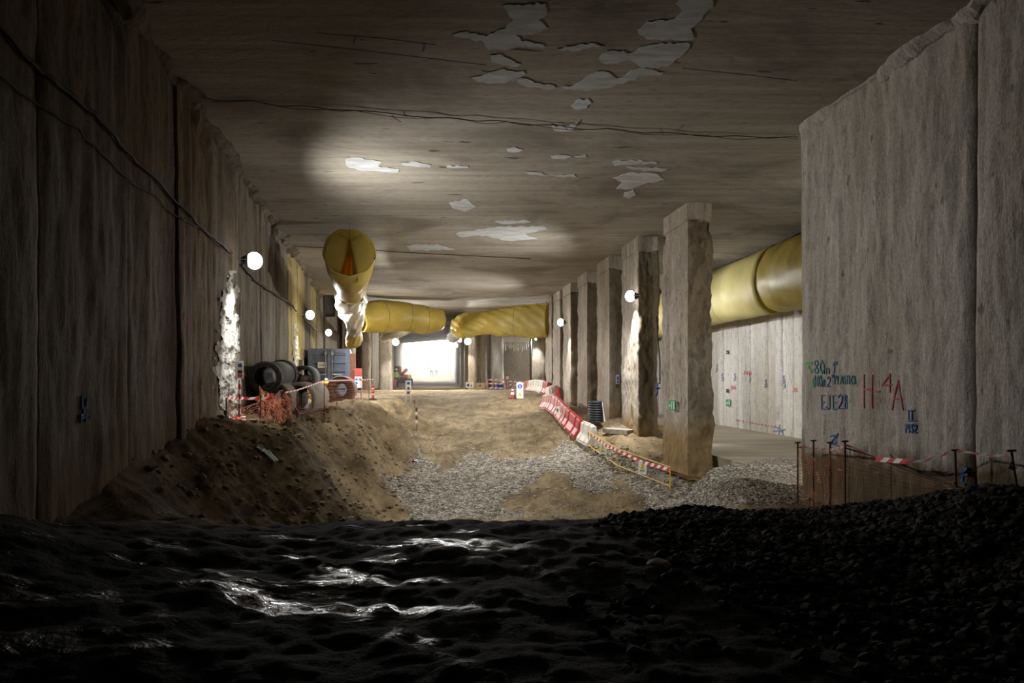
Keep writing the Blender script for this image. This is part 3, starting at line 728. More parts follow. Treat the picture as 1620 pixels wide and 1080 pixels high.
curve_tube('wire', [oc((p[0], p[1]+1), .06+.03*math.sin(k*.9+1)) for k, p in enumerate(dense(cb, 4))], .005, M['cable'], root)
for px in (620, 890, 1045): 
    p = oc((px, 183+(px-740)*.05), .05); curve_tube('loose_end', [p, p+Vector((.05, .06, -.05)), p+Vector((.12, .3, -.02))], .006, M['cable'], root)
tag(curve_tube('ceiling_wire', [on_ceiling(x, y, .03) for x, y in [(462, 388), (500, 390), (560, 392), (640, 398), (760, 404), (840, 408)]], .015, M['cable']), 'thin wire crossing the ceiling behind the yellow duct mouth', 'cable')

GL = {'8': [[(.5,.5),(.15,.7),(.2,.95),(.5,1),(.8,.92),(.8,.7),(.5,.5),(.1,.25),(.25,.02),(.6,0),(.9,.2),(.5,.5)]],
      '0': [[(.5,1),(.15,.7),(.15,.3),(.5,0),(.85,.3),(.85,.7),(.5,1)]], 'm': [[(.05,0),(.05,.6),(.3,.62),(.45,.45),(.45,0)],[(.45,.45),(.7,.62),(.9,.5),(.9,0)]],
      '1': [[(.2,.7),(.55,1),(.5,0)]], 'a': [[(.7,1),(.3,.95),(.25,.7),(.7,.7)],[(.7,1),(.75,.65)],[(.25,.5),(.75,.5)]], '2': [[(.1,.8),(.4,1),(.8,.85),(.7,.5),(.1,0),(.9,0)]],
      'P': [[(.15,0),(.15,1),(.7,.95),(.75,.6),(.15,.5)]], 'I': [[(.5,0),(.5,1)]], 'L': [[(.2,1),(.2,0),(.8,0)]], 'A': [[(.05,0),(.5,1),(.95,0)],[(.2,.38),(.8,.38)]],
      'S': [[(.85,.9),(.4,1),(.15,.75),(.8,.35),(.6,0),(.1,.1)]], 'T': [[(.5,0),(.5,1)],[(.05,1),(.95,1)]], 'R': [[(.15,0),(.15,1),(.75,.9),(.7,.55),(.15,.5),(.85,0)]],
      'C': [[(.85,.85),(.5,1),(.15,.7),(.15,.3),(.5,0),(.85,.15)]], 'E': [[(.85,1),(.15,1),(.15,0),(.85,0)],[(.15,.5),(.7,.5)]], 'J': [[(.7,1),(.7,.1),(.4,0),(.1,.15)]], 'B': [[(.15,0),(.15,1),(.7,.9),(.65,.55),(.15,.5),(.85,.4),(.8,.05),(.15,0)]],
      'H': [[(.1,0),(.1,1)],[(.9,0),(.9,1)],[(.1,.57),(.9,.57)]], '-': [[(.1,.5),(.9,.5)]], '4': [[(.75,0),(.8,1),(.05,.4),(.95,.42)]], '3': [[(.1,.95),(.8,1),(.4,.6),(.85,.3),(.5,0),(.1,.1)]],
      ' ': [], '<': [[(.5,1),(0,0),(1,0),(.5,1)]]}
def strokes(name, lines, surf, wid, mat, parent):
    """lines: pixel polylines laid on a wall surface as painted ribbons"""
    mb = MB()
    for ln in lines:
        pts = []
        for a, c in zip(ln[:-1], ln[1:]):
            k = max(1, int(math.hypot(c[0]-a[0], c[1]-a[1])/3))
            pts += [(a[0]+(c[0]-a[0])*j/k, a[1]+(c[1]-a[1])*j/k) for j in range(k)]
        pts.append(ln[-1]); P = [surf(*p) for p in pts]
        for i in range(len(P)-1):
            t = (P[i+1]-P[i]); 
            if t.length < 1e-5: continue
            t.normalize(); n = Vector((1, .12, 0)).normalized(); s_ = n.cross(t).normalized()*wid/2
            a, c = P[i]-t*wid*.3, P[i+1]+t*wid*.3
            mb.prism([a-s_, c-s_, c+s_, a+s_], n*.02)
    return mb.build(name, mat, parent)
def write(text, x, y, cw, h, surf, wid, mat, parent, slope=0, gap=1.15, name='painted_writing'):
    L = []
    for k, ch in enumerate(text):
        for pl in GL[ch]: L.append([(x+k*cw*gap+u*cw, y+slope*(k*cw*gap+u*cw)-v*h) for u, v in pl])
    return strokes(name, L, surf, wid, mat, parent)
rs = right_surface
write('80', 1289, 590, 8, 20, rs, .022, M['teal_paint'], wall_right, .03)
write('m', 1305, 591, 8, 14, rs, .018, M['teal_paint'], wall_right); write('1', 1316, 590, 7, 18, rs, .018, M['blue_paint'], wall_right); write('a', 1319, 580, 6, 8, rs, .014, M['blue_paint'], wall_right)
write('100m', 1288, 611, 4.6, 17, rs, .016, M['teal_paint'], wall_right, gap=1.0); write('2', 1309, 611, 7, 15, rs, .018, M['blue_paint'], wall_right)
write('a', 1316, 600, 4, 7, rs, .012, M['blue_paint'], wall_right); write('PLASTICA', 1320, 607, 4, 13, rs, .015, M['teal_paint'], wall_right, .01, 1.05)
write('EJE', 1300, 647, 7.5, 22, rs, .018, M['blue_paint'], wall_right, .02); write('2B', 1326, 646, 6.5, 22, rs, .018, M['blue_paint'], wall_right)
write('H', 1366, 645, 16, 52, rs, .022, M['red_paint'], wall_right, .03); write('-', 1384, 625, 8, 12, rs, .024, M['red_paint'], wall_right)
write('4', 1394, 620, 15, 28, rs, .024, M['red_paint'], wall_right); write('A', 1408, 648, 20, 46, rs, .024, M['red_paint'], wall_right)
strokes('painted_writing', [[(1437,649),(1437,665),(1444,665),(1444,649),(1437,649)],[(1435,649),(1447,649)],[(1436,666),(1449,665)]], rs, .02, M['blue_paint'], wall_right)
write('P132', 1432, 684, 4.6, 13, rs, .018, M['blue_paint'], wall_right, gap=1.0)
strokes('painted_mark', [[(1272,575),(1285,574)],[(1280,581),(1284,588)],[(1286,600),(1287,612)]], rs, .05, M['green_paint'], wall_right)
strokes('painted_mark', [[(1314,690),(1322,688),(1314,702),(1324,700)],[(1326,686),(1321,698)],[(1312,700),(1327,706)]], rs, .022, M['blue_paint'], wall_right)
strokes('painted_mark', [[(1520,742),(1530,740),(1519,752),(1531,750)],[(1522,760),(1526,738)],[(1518,757),(1526,766)]], rs, .026, M['blue_paint'], wall_right)
strokes('painted_mark', [[(133,628),(138,628),(138,645),(133,645),(133,628)],[(135,645),(135,655)]], lambda x, y: left_surface(x, y, .012), .03, M['blue_paint'], wall_left)
strokes('painted_mark', [[(130, 668), (130, 657), (134, 656), (135, 660), (131, 662)], [(137, 666), (137, 658), (142, 657), (142, 662), (138, 663)]], lambda x, y: left_surface(x, y, .012), .022, M['blue_paint'], wall_left)
als = aisle_surface
for px, py in [(1133, 588), (1142, 602), (1161, 602), (1185, 604), (1210, 612), (1238, 606), (1240, 614)]:
    strokes('painted_mark', [[(px, py), (px+3, py-2), (px+.5, py-4), (px+3, py-6), (px+1, py-9), (px+2.5, py-12)]], als, .03, M['faint_blue'], wall_aisle)
for px, py, w_ in [(1177, 592, 12), (1157, 615, 7), (1256, 619, 6)]:
    strokes('painted_mark', [[(px+w_*k/6, py-(5 if k % 2 else 0)) for k in range(7)]], als, .05, M['pinkpaint'], wall_aisle)
strokes('painted_mark', [[(1165+k*5, 664+k*.9), (1166.5+k*5, 664.3+k*.9)] for k in range(14)], als, .05, M['pinkpaint'], wall_aisle)
strokes('painted_mark', [[(1224,682),(1242,679)],[(1233,672),(1232,690)],[(1227,674),(1240,688)]], als, .045, M['faint_blue'], wall_aisle)

def plate(c, nrm, w_, h_, t=.02):
    """box plate facing nrm (horizontal)"""
    nrm = Vector((nrm[0], nrm[1], 0)).normalized(); R = Matrix(((-nrm.y, nrm.x, 0), (nrm.x, nrm.y, 0), (0, 0, 1))).transposed()
    return c, R
def sign(name, label, c, nrm, w_, h_, mats, marks, cat='sign', group=None):
    """flat sign board: panel + flat shapes; marks = [(kind/poly in unit coords, matkey)]"""
    n = Vector((nrm[0], nrm[1], 0)).normalized(); r = Vector((-n.y, n.x, 0)); up = Vector((0, 0, 1)); c = Vector(c)
    root = thing(name, label, cat, c-up*h_/2, group)
    def P(u, v, o): return c+r*(u*w_/2)+up*(v*h_/2)+n*o
    mb = MB(); mb.prism([P(-1,-1,-.012), P(1,-1,-.012), P(1,1,-.012), P(-1,1,-.012)], n*.024); mb.build('board', M[mats], root)
    for poly, mk in marks:
        mb = MB(); mb.prism([P(u, v, .012) for u, v in poly], n*.006); mb.build('pictogram', M[mk], root)
    return root
def disc(cu, cv, ru, rv, n=16): return [(cu+ru*math.cos(2*math.pi*k/n), cv+rv*math.sin(2*math.pi*k/n)) for k in range(n)]
# exit signs on the column and on the aisle wall
x, d = col_pos[0]; dd = d+.85
man = [([(-.1,-.7),(.05,-.7),(.15,-.1),(.35,.1),(.25,.25),(.05,.05),(-.05,.35),(-.3,.3),(-.25,.1),(-.15,.15)], 'white'), (disc(.05, .55, .13, .16), 'white'), ([(.55,-.7),(.85,-.7),(.85,.75),(.55,.75)], 'white'), ([(-.85,-.12),(-.5,.2),(-.5,-.4)], 'white')]
sign('exit_sign', 'small green emergency exit sign on the nearest column', (xR(dd)-.13, dd, ZE+(HOR-641)/F*dd), (-1, -.35), .34, .3, 'exit', man)
p = aisle_surface(1155, 637, .07); sign('exit_sign', 'tiny green exit sign on the pale aisle wall', p, (-1, -.4), .3, .3, 'exit', man)
p = aisle_surface(1154, 557, .08); sign('wall_plate', 'small dark plate high on the pale aisle wall', p, (-1, -.4), .14, .16, 'black', [(disc(0, 0, .3, .3, 8), 'steel')])
p = aisle_surface(1154, 618, .08); sign('wall_plate', 'small dark plate just above the tiny exit sign', p, (-1, -.4), .14, .16, 'black', [(disc(0, 0, .3, .3, 8), 'steel')])
# socket box on third column gap and blue tap with hose
x, d = col_pos[2]
p = at(977, 600, d-.12); root = thing('socket_box', 'grey socket box with dark window fixed between second and third columns', 'electrical box', p)
mb = MB(); mb.box(p, (.14, .12, .36), bev=.015); mb.build('box', M['steel'], root)
mb = MB(); mb.box(p+Vector((.0, -.06, .05)), (.09, .02, .14)); mb.build('window', M['signblue'], root)
mb = MB(); mb.box(p+Vector((0, -.06, -.1)), (.07, .02, .07)); mb.build('socket', M['black'], root)
dT = 21.9; root = thing('water_tap', 'blue water tap and dark hose hanging between the first two columns', 'tap', at(1041, 655, dT))
curve_tube('hose', [at(1039, 500, dT), at(1041, 540, dT), at(1044, 570, dT), at(1044, 600, dT)], .02, M['cable'], root)
curve_tube('pipe', [at(1044, 600, dT), at(1044, 606, dT), at(1040, 607, dT), at(1040, 618, dT), at(1038, 626, dT)], .03, M['bluepipe'], root)
mb = MB(); mb.box(at(1041, 614, dT), (.14, .06, .05), bev=.01); mb.build('valve', M['bluepipe'], root)
curve_tube('drain', [at(1041, 615, dT), at(1042, 655, dT)], .012, M['pinkpaint'], root)

# flaking pale lime crust and light strip on the left wall below the first lamp, and a smaller one further on; both take the shape of lamp light
M['crust'] = plain('pale lime crust and light strip', (.34, .32, .285), .9, var=.6, scale=11, bump=.8)  # colour and outline also carry the strip of lamp light on the wall
def crust(px0, px1, py0, py1, nx, ny, seed):
    v = []; f = []; keep = {}
    for j in range(ny+1):
        t = j/ny
        for i in range(nx+1):
            u = i/nx; mid = .5-.12*math.sin(t*3); half = (.16+.38*t**.7)*(1-.55*max(0, t-.75)*4)
            px = px0+(px1-px0)*u; py = py0+(py1-py0)*t
            keep[i, j] = 1-abs(u-mid)/half+.75*float(fbm(u*7+seed, t*16, seed, 4, 3))-.12
            v.append(left_surface(px, py, .006+.03*max(0, float(fbm(u*9, t*22, seed+2, 3, 7))+.4)))
    W = nx+1
    for j in range(ny):
        for i in range(nx):
            if keep[i, j]+keep[i+1, j+1] > .3: f.append((j*W+i, j*W+i+1, (j+1)*W+i+1, (j+1)*W+i))
    mesh_obj('crust_light_strip', v, f, M['crust'], wall_left)
crust(336, 392, 428, 668, 44, 120, 1.3)
crust(461, 475, 512, 600, 14, 60, 4.1)

# ------------------------------------------------------------------ ventilation ducts
def duct_mesh(path, radii, n=40, seg=6, wr=.03, seed=0, squash=None):
    """lofted fabric hose; radii = (horizontal, vertical) per path point"""
    P = [Vector(p) for p in path]; out = []; T = []
    def cr(a, b_, c, d_, t): return .5*((2*b_)+(c-a)*t+(2*a-5*b_+4*c-d_)*t*t+(3*b_-a-3*c+d_)*t**3)
    pts = []; rr = []
    for i in range(len(P)-1):
        a, b_, c, d_ = P[max(i-1, 0)], P[i], P[i+1], P[min(i+2, len(P)-1)]
        ra, rb, rc, rd = [np.array(radii[k], float) for k in (max(i-1, 0), i, i+1, min(i+2, len(P)-1))]
        for j in range(seg):
            t = j/seg; pts.append(cr(a, b_, c, d_, t)); rr.append(cr(ra, rb, rc, rd, t))
    pts.append(P[-1]); rr.append(np.array(radii[-1], float))
    v = []; f = []
    for i, p in enumerate(pts):
        t = (pts[min(i+1, len(pts)-1)]-pts[max(i-1, 0)]).normalized()
        side = t.cross(Vector((0, 0, 1))).normalized(); up = side.cross(t)
        for k in range(n):
            q = 2*math.pi*k/n
            w1 = 1+wr*float(fbm(math.cos(q)*1.7+seed, math.sin(q)*1.7, i*.22, 3, 9))+wr*.5*math.sin(q*9+i*.9+seed)
            v.append(p+side*(math.cos(q)*rr[i][0]*w1)+up*(math.sin(q)*rr[i][1]*w1))
    for i in range(len(pts)-1):
        for k in range(n):
            k2 = (k+1) % n; f.append((i*n+k, i*n+k2, (i+1)*n+k2, (i+1)*n+k))
    return v, f, pts, rr, n
def duct(name, path, radii, mat, parent, **kw):
    v, f, pts, rr, n = duct_mesh(path, radii, **kw)
    o = mesh_obj(name, v, f, mat, parent, True)
    md = o.modifiers.new('fabric', 'SOLIDIFY'); md.thickness = .012; md.offset = 0
    return o, v, n
def seam(v, n, i, mat, parent, r=.018, name='seam_ring'):
    ring = [Vector(v[i*n+k]) for k in range(n)]; mb = MB(); mb.tube(ring+[ring[0]], r, 5, caps=False); return mb.build(name, mat, parent, True)

# long duct hanging under the ceiling on the left, mouth towards the viewer
root = thing('ventilation_duct', 'open mouthed yellow ventilation duct hanging under the ceiling on the left', 'duct', at(553, 440, 22))
p1 = [at(553, 399, 21.4), at(553.5, 420, 22.2), at(554, 440, 23.4), at(555, 458, 25.0)]
o, v, n = duct('mouth_section', p1, [(.78, .82), (.72, .74), (.60, .62), (.5, .52)], M['duct'], root, wr=.03, seed=3)
seam(v, n, 0, M['duct'], root, .022, 'mouth_hem')
p2 = [at(555, 458, 25.0), at(556, 474, 27.0), at(557, 490, 29.6), at(560, 506, 32.5), at(561, 522, 35.5)]
o, v, n = duct('crumpled_section', p2, [(.5, .52), (.58, .52), (.55, .5), (.42, .40), (.3, .3)], M['duct_pale'], root, wr=.13, seed=8)
seam(v, n, len(v)//n-1, M['white'], root, .05, 'collar')
p3 = [at(561, 522, 35.5), at(560, 534, 37.4), at(557, 541, 38.6), at(552, 546, 39.4)]
duct('tail_section', p3, [(.3, .3), (.42, .42), (.36, .34), (.14, .12)], M['duct'], root, wr=.1, seed=5)
# folded flaps inside the mouth leave a triangular slit with orange sheets behind, coloured as light through the fabric
c0 = at(553, 399, 21.4); ax = (p1[1]-p1[0]).normalized(); sd = ax.cross(Vector((0, 0, 1))).normalized(); uq = sd.cross(ax)
for s_ in (-1, 1):
    v = []; f = []; nn = 14
    for j in range(nn):
        t = j/(nn-1); h = -.78+1.52*t
        rim = math.sqrt(max(0, 1-(h/.82)**2))*.76
        slit = .02+.30*(1-t)**1.15 if t < .97 else .01
        for k in range(7):
            q = k/6; xx = rim+(min(slit, rim)-rim)*q
            v.append(c0+ax*(.12+.42*q**.8)+sd*(s_*xx)+uq*h)
    for j in range(nn-1):
        for k in range(6): f.append((j*7+k, j*7+k+1, (j+1)*7+k+1, (j+1)*7+k))
    o = mesh_obj('inner_flap', v, f, M['duct_in'], root, True); md = o.modifiers.new('fabric', 'SOLIDIFY'); md.thickness = .01
for s_, tw in ((-1, .9), (1, .35)):
    v = []; f = []
    for j in range(10):
        t = j/9
        for k in range(5):
            q = k/4; v.append(c0+ax*(.62+.10*math.sin(q*3.1)+.05*t)+sd*(s_*.02+s_*(.30*(1-t)*tw+.03)*q-.06*(1-t))+uq*(-.74+1.05*t))
    for j in range(9):
        for k in range(4): f.append((j*5+k, j*5+k+1, (j+1)*5+k+1, (j+1)*5+k))
    o = mesh_obj('orange_light_sheet', v, f, M['orange'], root, True); md = o.modifiers.new('fabric', 'SOLIDIFY'); md.thickness = .01
for p in (p1[0]+ax*.1, p1[2], p2[1], p2[3]):
    curve_tube('hanger_wire', [Vector((p.x, p.y, p.z+.35)), Vector((p.x, p.y, ZC+.02))], .008, M['cable'], root)
# cross duct left
root = thing('cross_duct', 'dull yellow duct crossing under the ceiling left of the daylight', 'duct', at(580, 520, 42))
pc = [at(568, 505, 40.2), at(592, 501, 41), at(622, 500, 42), at(650, 502, 42.6), at(672, 506, 43), at(696, 505, 43.6)]
o, v, n = duct('hose', pc, [(.62, .75), (.85, .95), (.85, .92), (.8, .85), (.78, .86), (.75, .66)], M['duct'], root, wr=.035, seed=12)
for i in (8, 17, 24): seam(v, n, i, M['duct_seam'], root, .014)
duct('torn_end', [at(650, 518, 43), at(635, 524, 44), at(620, 528, 45.5), at(606, 536, 47)], [(.2, .2), (.32, .28), (.38, .3), (.25, .2)], M['duct_pale'], root, wr=.16, seed=22)
# cross duct right: flattened sheet-like hose to the seventh column
root = thing('cross_duct', 'bright yellow collapsed duct crossing right towards the seventh column', 'duct', at(800, 530, 42))
pc = [at(724, 519, 45), at(737, 514, 44.4), at(765, 511, 43.6), at(790, 510, 43), at(815, 508, 42.4), at(842, 508, 41.8), at(866, 507, 41.2)]
o, v, n = duct('hose', pc, [(.5, .62), (.55, .78), (.5, .72), (.3, .78), (.24, .9), (.24, .98), (.22, 1.0)], M['duct'], root, wr=.1, seed=31, n=72, seg=9)
seam(v, n, 0, M['duct_pale'], root, .04, 'end_collar'); seam(v, n, 9, M['duct_seam'], root, .014); seam(v, n, 36, M['duct_seam'], root, .012)
curve_tube('hem', [at(797, 486, 42.2), at(828, 482, 41.7), at(866, 481, 41)], .03, M['duct'], root)
# pale ducts farther down the tunnel
root = thing('far_duct', 'whitish crumpled duct beside the far right lamp', 'duct', at(722, 540, 49))
duct('hose', [at(726, 516, 47), at(722, 524, 52), at(716, 532, 58)], [(.5, .55), (.55, .6), (.5, .5)], M['duct_pale'], root, wr=.1, seed=41)
# aisle ducts
root = thing('aisle_duct', 'long pale and yellow duct along the aisle wall under the ceiling', 'duct', (xB(35)-1, 35, ZC-2.2))
o, v, n = duct('hose', [(xB(d)-.95, d, ZC-1.27+.03*math.sin(d)) for d in (48, 42, 37, 32, 28, 25)], [(.72, 1.2)]*6, M['duct_pale_yellow'], root, wr=.025, seed=51)
for i in (6, 12, 18, 22): seam(v, n, i, M['duct_seam'], root, .012)
root = thing('aisle_duct', 'rounded yellow duct end overlapping the long aisle duct beside the right wall', 'duct', (xB(24)-1, 24, ZC-2.2))
o, v, n = duct('hose', [(xB(d)-1.05, d, ZC-1.32) for d in (24.6, 24.4, 23.7, 21.5, 18.5, 15)], [(.55, .8), (.8, 1.1), (.88, 1.2), (.9, 1.24), (.9, 1.24), (.9, 1.24)], M['duct'], root, wr=.03, seed=61)
seam(v, n, 7, M['duct_seam'], root, .02)
mb = MB(); mb.add([v[k] for k in range(n)], [tuple(range(n))]); mb.build('end_cap', M['duct'], root, True)

# ------------------------------------------------------------------ pipes, container and bench clutter
def pipe(label, a, e, ro, ri, mat, collar=True, group='stacked concrete pipes'):
    a = Vector(a); e = Vector(e); L = (e-a).length
    root = thing('concrete_pipe', label, 'pipe', (a+e)/2, group); Mx = frame_to(e-a, a)
    mb = MB(); mb.lathe([(ri, 0), (ro-.02, 0), (ro, .03), (ro, L-.03), (ro-.02, L), (ri, L)], 40, Mx, close=True); mb.build('barrel', mat, root, True)
    if collar:
        mb = MB(); mb.lathe([(ro-.01, L-.38), (ro+.05, L-.33), (ro+.05, L), (ro-.01, L)], 40, Mx, close=True); mb.build('socket_collar', mat, root, True)
        mb = MB(); mb.lathe([(ri-.03, .0), (ro+.03, .0), (ro+.03, .12), (ro-.005, .14)], 40, Mx); mb.build('spigot_rim', mat, root, True)
    return root
zb = ZE-1.0
pipe('grey brown concrete pipe at the lower right of the stack, behind netting', at(472, 631, 18.6), at(497, 626, 21.2), .46, .345, M['pipe_grey'], False)
pipe('grey brown concrete pipe at the lower left of the stack, half hidden by bundled netting', at(433, 633, 17.6), at(463, 627, 20.2), .46, .36, M['pipe_grey'], False)
pipe('dark socketed concrete pipe lying on top left of the stack', at(419, 597, 17.2), at(449, 592, 19.6), .37, .30, M['pipe_dark'])
pB = pipe('dark short pipe on top right of the stack, stuffed with paper sacks', at(478, 598, 19.6), at(488, 597, 21.4), .355, .27, M['pipe_dark'], False)
p = at(480, 600, 20.0)
o = thing('paper_sack', 'crumpled pinkish paper sack stuffed in the upper right pipe', 'sack', p)
for k, (dx, dz, sz) in enumerate([(0, -.03, .19), (-.12, .08, .1), (.1, .05, .12)]):
    bm = bmesh.new(); bmesh.ops.create_icosphere(bm, subdivisions=2, radius=sz)
    for v in bm.verts: v.co *= 1+.4*float(fbm(v.co.x*9+k*3, v.co.y*9, v.co.z*9, 3, 5)); v.co.z *= .75
    bm.verts.index_update(); mesh_obj('crumpled_fold', [tuple(v.co+p+Vector((dx, 0, dz))) for v in bm.verts], [[v.index for v in f.verts] for f in bm.faces], M['paper'], o); bm.free()
a = at(538, 617, 26.5); e = at(545, 617, 28.0); g = gz(a.x, 27.2)
a.z = e.z = g+.52
rt = pipe('rust brown thick walled pipe ring standing alone beside the stack', a, e, .52, .25, M['pipe_rust'], False, None)
# container
cd = 30.6; cz = gz(at(520, 620, cd).x, cd)
cx0 = at(487, 600, cd).x; cx1 = at(552, 600, cd).x; cw = cx1-cx0; ch = ZE+(HOR-551)/F*cd-cz
root = thing('shipping_container', 'slate blue shipping container with closed double doors', 'container', ((cx0+cx1)/2, cd, cz))
Rc = rotz(.205); oc_ = Vector((cx0, cd, cz))
def CW(x, y, z): return Rc @ Vector((x, y, z))+oc_
def cbox(name, x0, x1, y0, y1, z0, z1, mat, parent):
    mb = MB(); mb.v = [tuple(CW(x, y, z)) for x in (x0, x1) for y in (y0, y1) for z in (z0, z1)]; mb.f = [(0,1,3,2), (4,6,7,5), (0,4,5,1), (2,3,7,6), (0,2,6,4), (1,5,7,3)]; mb.m = [0]*6
    return mb.build(name, mat, parent)
LEN = 4.2
cbox('roof', 0, cw, .02, LEN, ch-.1, ch, M['cont'], root); cbox('base_frame', 0, cw, 0, LEN, 0, .16, M['cont'], root)
for x in (0, cw-.14): cbox('corner_post', x, x+.14, 0, .16, 0, ch, M['cont'], root)
cbox('header', .14, cw-.14, 0, .14, ch-.18, ch, M['cont'], root)
for x0, sgn in ((0, 1), (cw, -1)):
    n = 26; v = []
    for k in range(n*4+1):
        y = .1+(LEN-.1)*k/(n*4); dxx = (.0 if (k//2) % 2 else .036)*sgn
        v += [CW(x0+dxx, y, .1), CW(x0+dxx, y, ch-.05)]
    mesh_obj('side_wall', v, [(2*k, 2*k+2, 2*k+3, 2*k+1) for k in range(n*4)], M['cont'], root)
for j, (x0, x1) in enumerate(((.14, cw/2-.01), (cw/2+.01, cw-.14))):
    v = []; nz = 5; prof = [(0, .0), (.1, .0), (.16, .05), (.34, .05), (.40, .0), (.5, 0)]
    zs = []; H = ch-.36
    for k in range(nz):
        for (q, dp) in prof[:-1]: zs.append((.17+H*(k+q*2*.999)/nz if q*2 <= 1 else 0, dp))
    zs.append((.17+H, 0))
    for z, dp in zs: v += [CW(x0+.06, .04+dp, z), CW(x1-.06, .04+dp, z)]
    dr = mesh_obj('door', v, [(2*k, 2*k+1, 2*k+3, 2*k+2) for k in range(len(zs)-1)], M['cont'], root)
    cbox('door_frame', x0, x0+.07, .0, .05, .16, ch-.18, M['cont'], dr); cbox('door_frame', x1-.07, x1, .0, .05, .16, ch-.18, M['cont'], dr)
    xr_ = x1-.13 if j == 0 else x0+.13
    mb = MB(); mb.tube([CW(xr_, -.05, .05), CW(xr_, -.05, ch-.06)], .024, 8); mb.build('lock_rod', M['steel'], dr)
    mb = MB(); mb.tube([CW(xr_, -.07, 1.1), CW(xr_+(-.4 if j == 0 else .4), -.07, 1.06)], .018, 6); mb.build('handle', M['steel'], dr)
    cbox('latch', xr_-.05, xr_+.05, -.08, -.02, ch-.28, ch-.16, M['steel'], dr)
cbox('label_plate', .42, .8, -.0, .02, ch-.85, ch-.6, M['white'], root)
cbox('label_text', .46, .76, -.006, .0, ch-.7, ch-.68, M['cable'], root); cbox('label_text', .46, .7, -.006, .0, ch-.77, ch-.75, M['cable'], root)
# rusty sheet, red board sign, white plank
root = thing('rusty_sheet', 'tall rust brown steel sheet standing at the right of the container', 'steel sheet', at(557, 612, 31))
g = gz(at(557, 610, 31).x, 31); a = at(553.5, 559, 31); e = at(562, 559, 31)
mb = MB(); mb.box(((a.x+e.x)/2, 31, (g+a.z)/2), (e.x-a.x, .06, a.z-g)); mb.build('upper_sheet', M['rust'], root)
mb = MB(); mb.box(((a.x+e.x)/2, 30.95, g+.5), (e.x-a.x-.02, .04, 1.0)); mb.build('lower_sheet', M['redboard'], root)
dS = 30.0; g = gz(at(567, 612, dS).x, dS)
root = thing('notice_stand', 'notice stand with dark red board over a white panel beside the rusty sheet', 'sign', (at(567, 612, dS).x, dS, g))
X0 = at(567, 0, dS).x
mb = MB(); mb.box((X0, dS, ZE+(HOR-589)/F*dS), (.31, .03, .36)); mb.build('red_board', M['redboard'], root)
mb = MB(); mb.box((X0, dS, ZE+(HOR-604)/F*dS), (.3, .03, .5)); bd_ = mb.build('white_panel', M['white'], root)
for k in range(3):
    mb = MB(); mb.add(*(lambda c: ([c+Vector((.06*math.cos(q), -.02, .06*math.sin(q))) for q in np.linspace(0, 6.28, 10)[:-1]], [tuple(range(9))]))(Vector((X0-.08+.16*(k % 2), dS, ZE+(HOR-600)/F*dS-.16*(k//2))))); mb.build('pictogram', M['signblue' if k != 1 else 'redboard'], bd_)
for s_ in (-1, 1): 
    mb = MB(); mb.tube([(X0+s_*.14, dS+.02, g-.05), (X0+s_*.14, dS+.02, ZE+(HOR-585)/F*dS)], .018, 6); mb.build('leg', M['steel'], root)
a = at(474, 585, 24); e = at(476, 569, 24.2)
g = gz(a.x, 24); mb = MB(); t = (e-a); mb.prism([Vector((a.x-.09, 24, g)), Vector((a.x+.09, 24, g)), e+Vector((.08, 0, 0)), e+Vector((-.08, 0, 0))], (0, .04, 0)); tag(mb.build('white_plank', M['whitewood']), 'white plank leaning upright behind the pipe stack', 'plank')
# orange sacks on a pallet in front of the container
dP = 29.0; c0 = at(503, 606, dP); g = gz(c0.x, dP)
root = thing('pallet', 'low wooden pallet under the orange sacks', 'pallet', (c0.x, dP, g))
for k in range(3):
    mb = MB(); mb.box((c0.x-.4+.4*k, dP, g+.05), (.1, .9, .1)); mb.build('bearer', M['tan'], root)
for k in range(5):
    mb = MB(); mb.box((c0.x, dP-.4+.2*k, g+.112), (1.0, .12, .022)); mb.build('slat', M['tan'], root)
def sackmesh():
    bm = bmesh.new(); bmesh.ops.create_cube(bm, size=1); bmesh.ops.subdivide_edges(bm, edges=bm.edges[:], cuts=3, use_grid_fill=True)
    v = []
    for q in bm.verts:
        x, y, z = q.co; k = (1-(2*x)**4*.5)*(1-(2*y)**4*.5); v.append((x*.55, y*.36, z*.18*k+.01*float(vnoise(x*8, y*8, z*8, 2))))
    bm.verts.index_update(); f = [[q.index for q in p.verts] for p in bm.faces]; bm.free(); return v, f
sv, sf = sackmesh(); s0 = None
labs = ['bottom', 'second', 'third', 'topmost']
for k in range(8):
    i, j = k//2, k % 2
    if s0 is None: o = s0 = mesh_obj('orange_sack', sv, sf, M['orangebag'], None, True)
    else: o = s0.copy(); C.objects.link(o)
    o.location = (c0.x-.27+.54*j+random.uniform(-.02, .02), dP-.1, g+.21+.165*i); o.rotation_euler.z = random.uniform(-.08, .08)
    tag(o, 'orange sack, %s of the %s column of sacks by the container' % (labs[i], ['left', 'right'][j]), 'sack', 'orange sacks on the pallet')
# delineator posts
def delineator(px, py0, py1, d, label, mats=('white', 'red')):
    a = at(px, py1, d); e = at(px, py0, d); g = gz(a.x, d); H = e.z-g
    root = thing('delineator_post', label, 'post', (a.x, d, g), 'red and white posts')
    mb = MB(); mb.lathe([(.0, 0), (.2, 0), (.2, .05), (.08, .09), (.0, .09)], 16, Matrix.Translation((a.x, d, g))); mb.build('base', M['black'], root)
    for k in range(5):
        mb = MB(); mb.lathe([(.0, .05+H*k/5), (.06, .05+H*k/5), (.06, .05+H*(k+1)/5), (0, .05+H*(k+1)/5)], 12, Matrix.Translation((a.x, d, g))); mb.build('band', M[mats[k % 2]], root, True)
    return root
delineator(516, 600, 627, 29.5, 'white topped red banded post between the pipe stack and the rust ring')
delineator(590, 610, 630, 31.5, 'short orange post at the right end of the bench netting', ('red', 'net'))
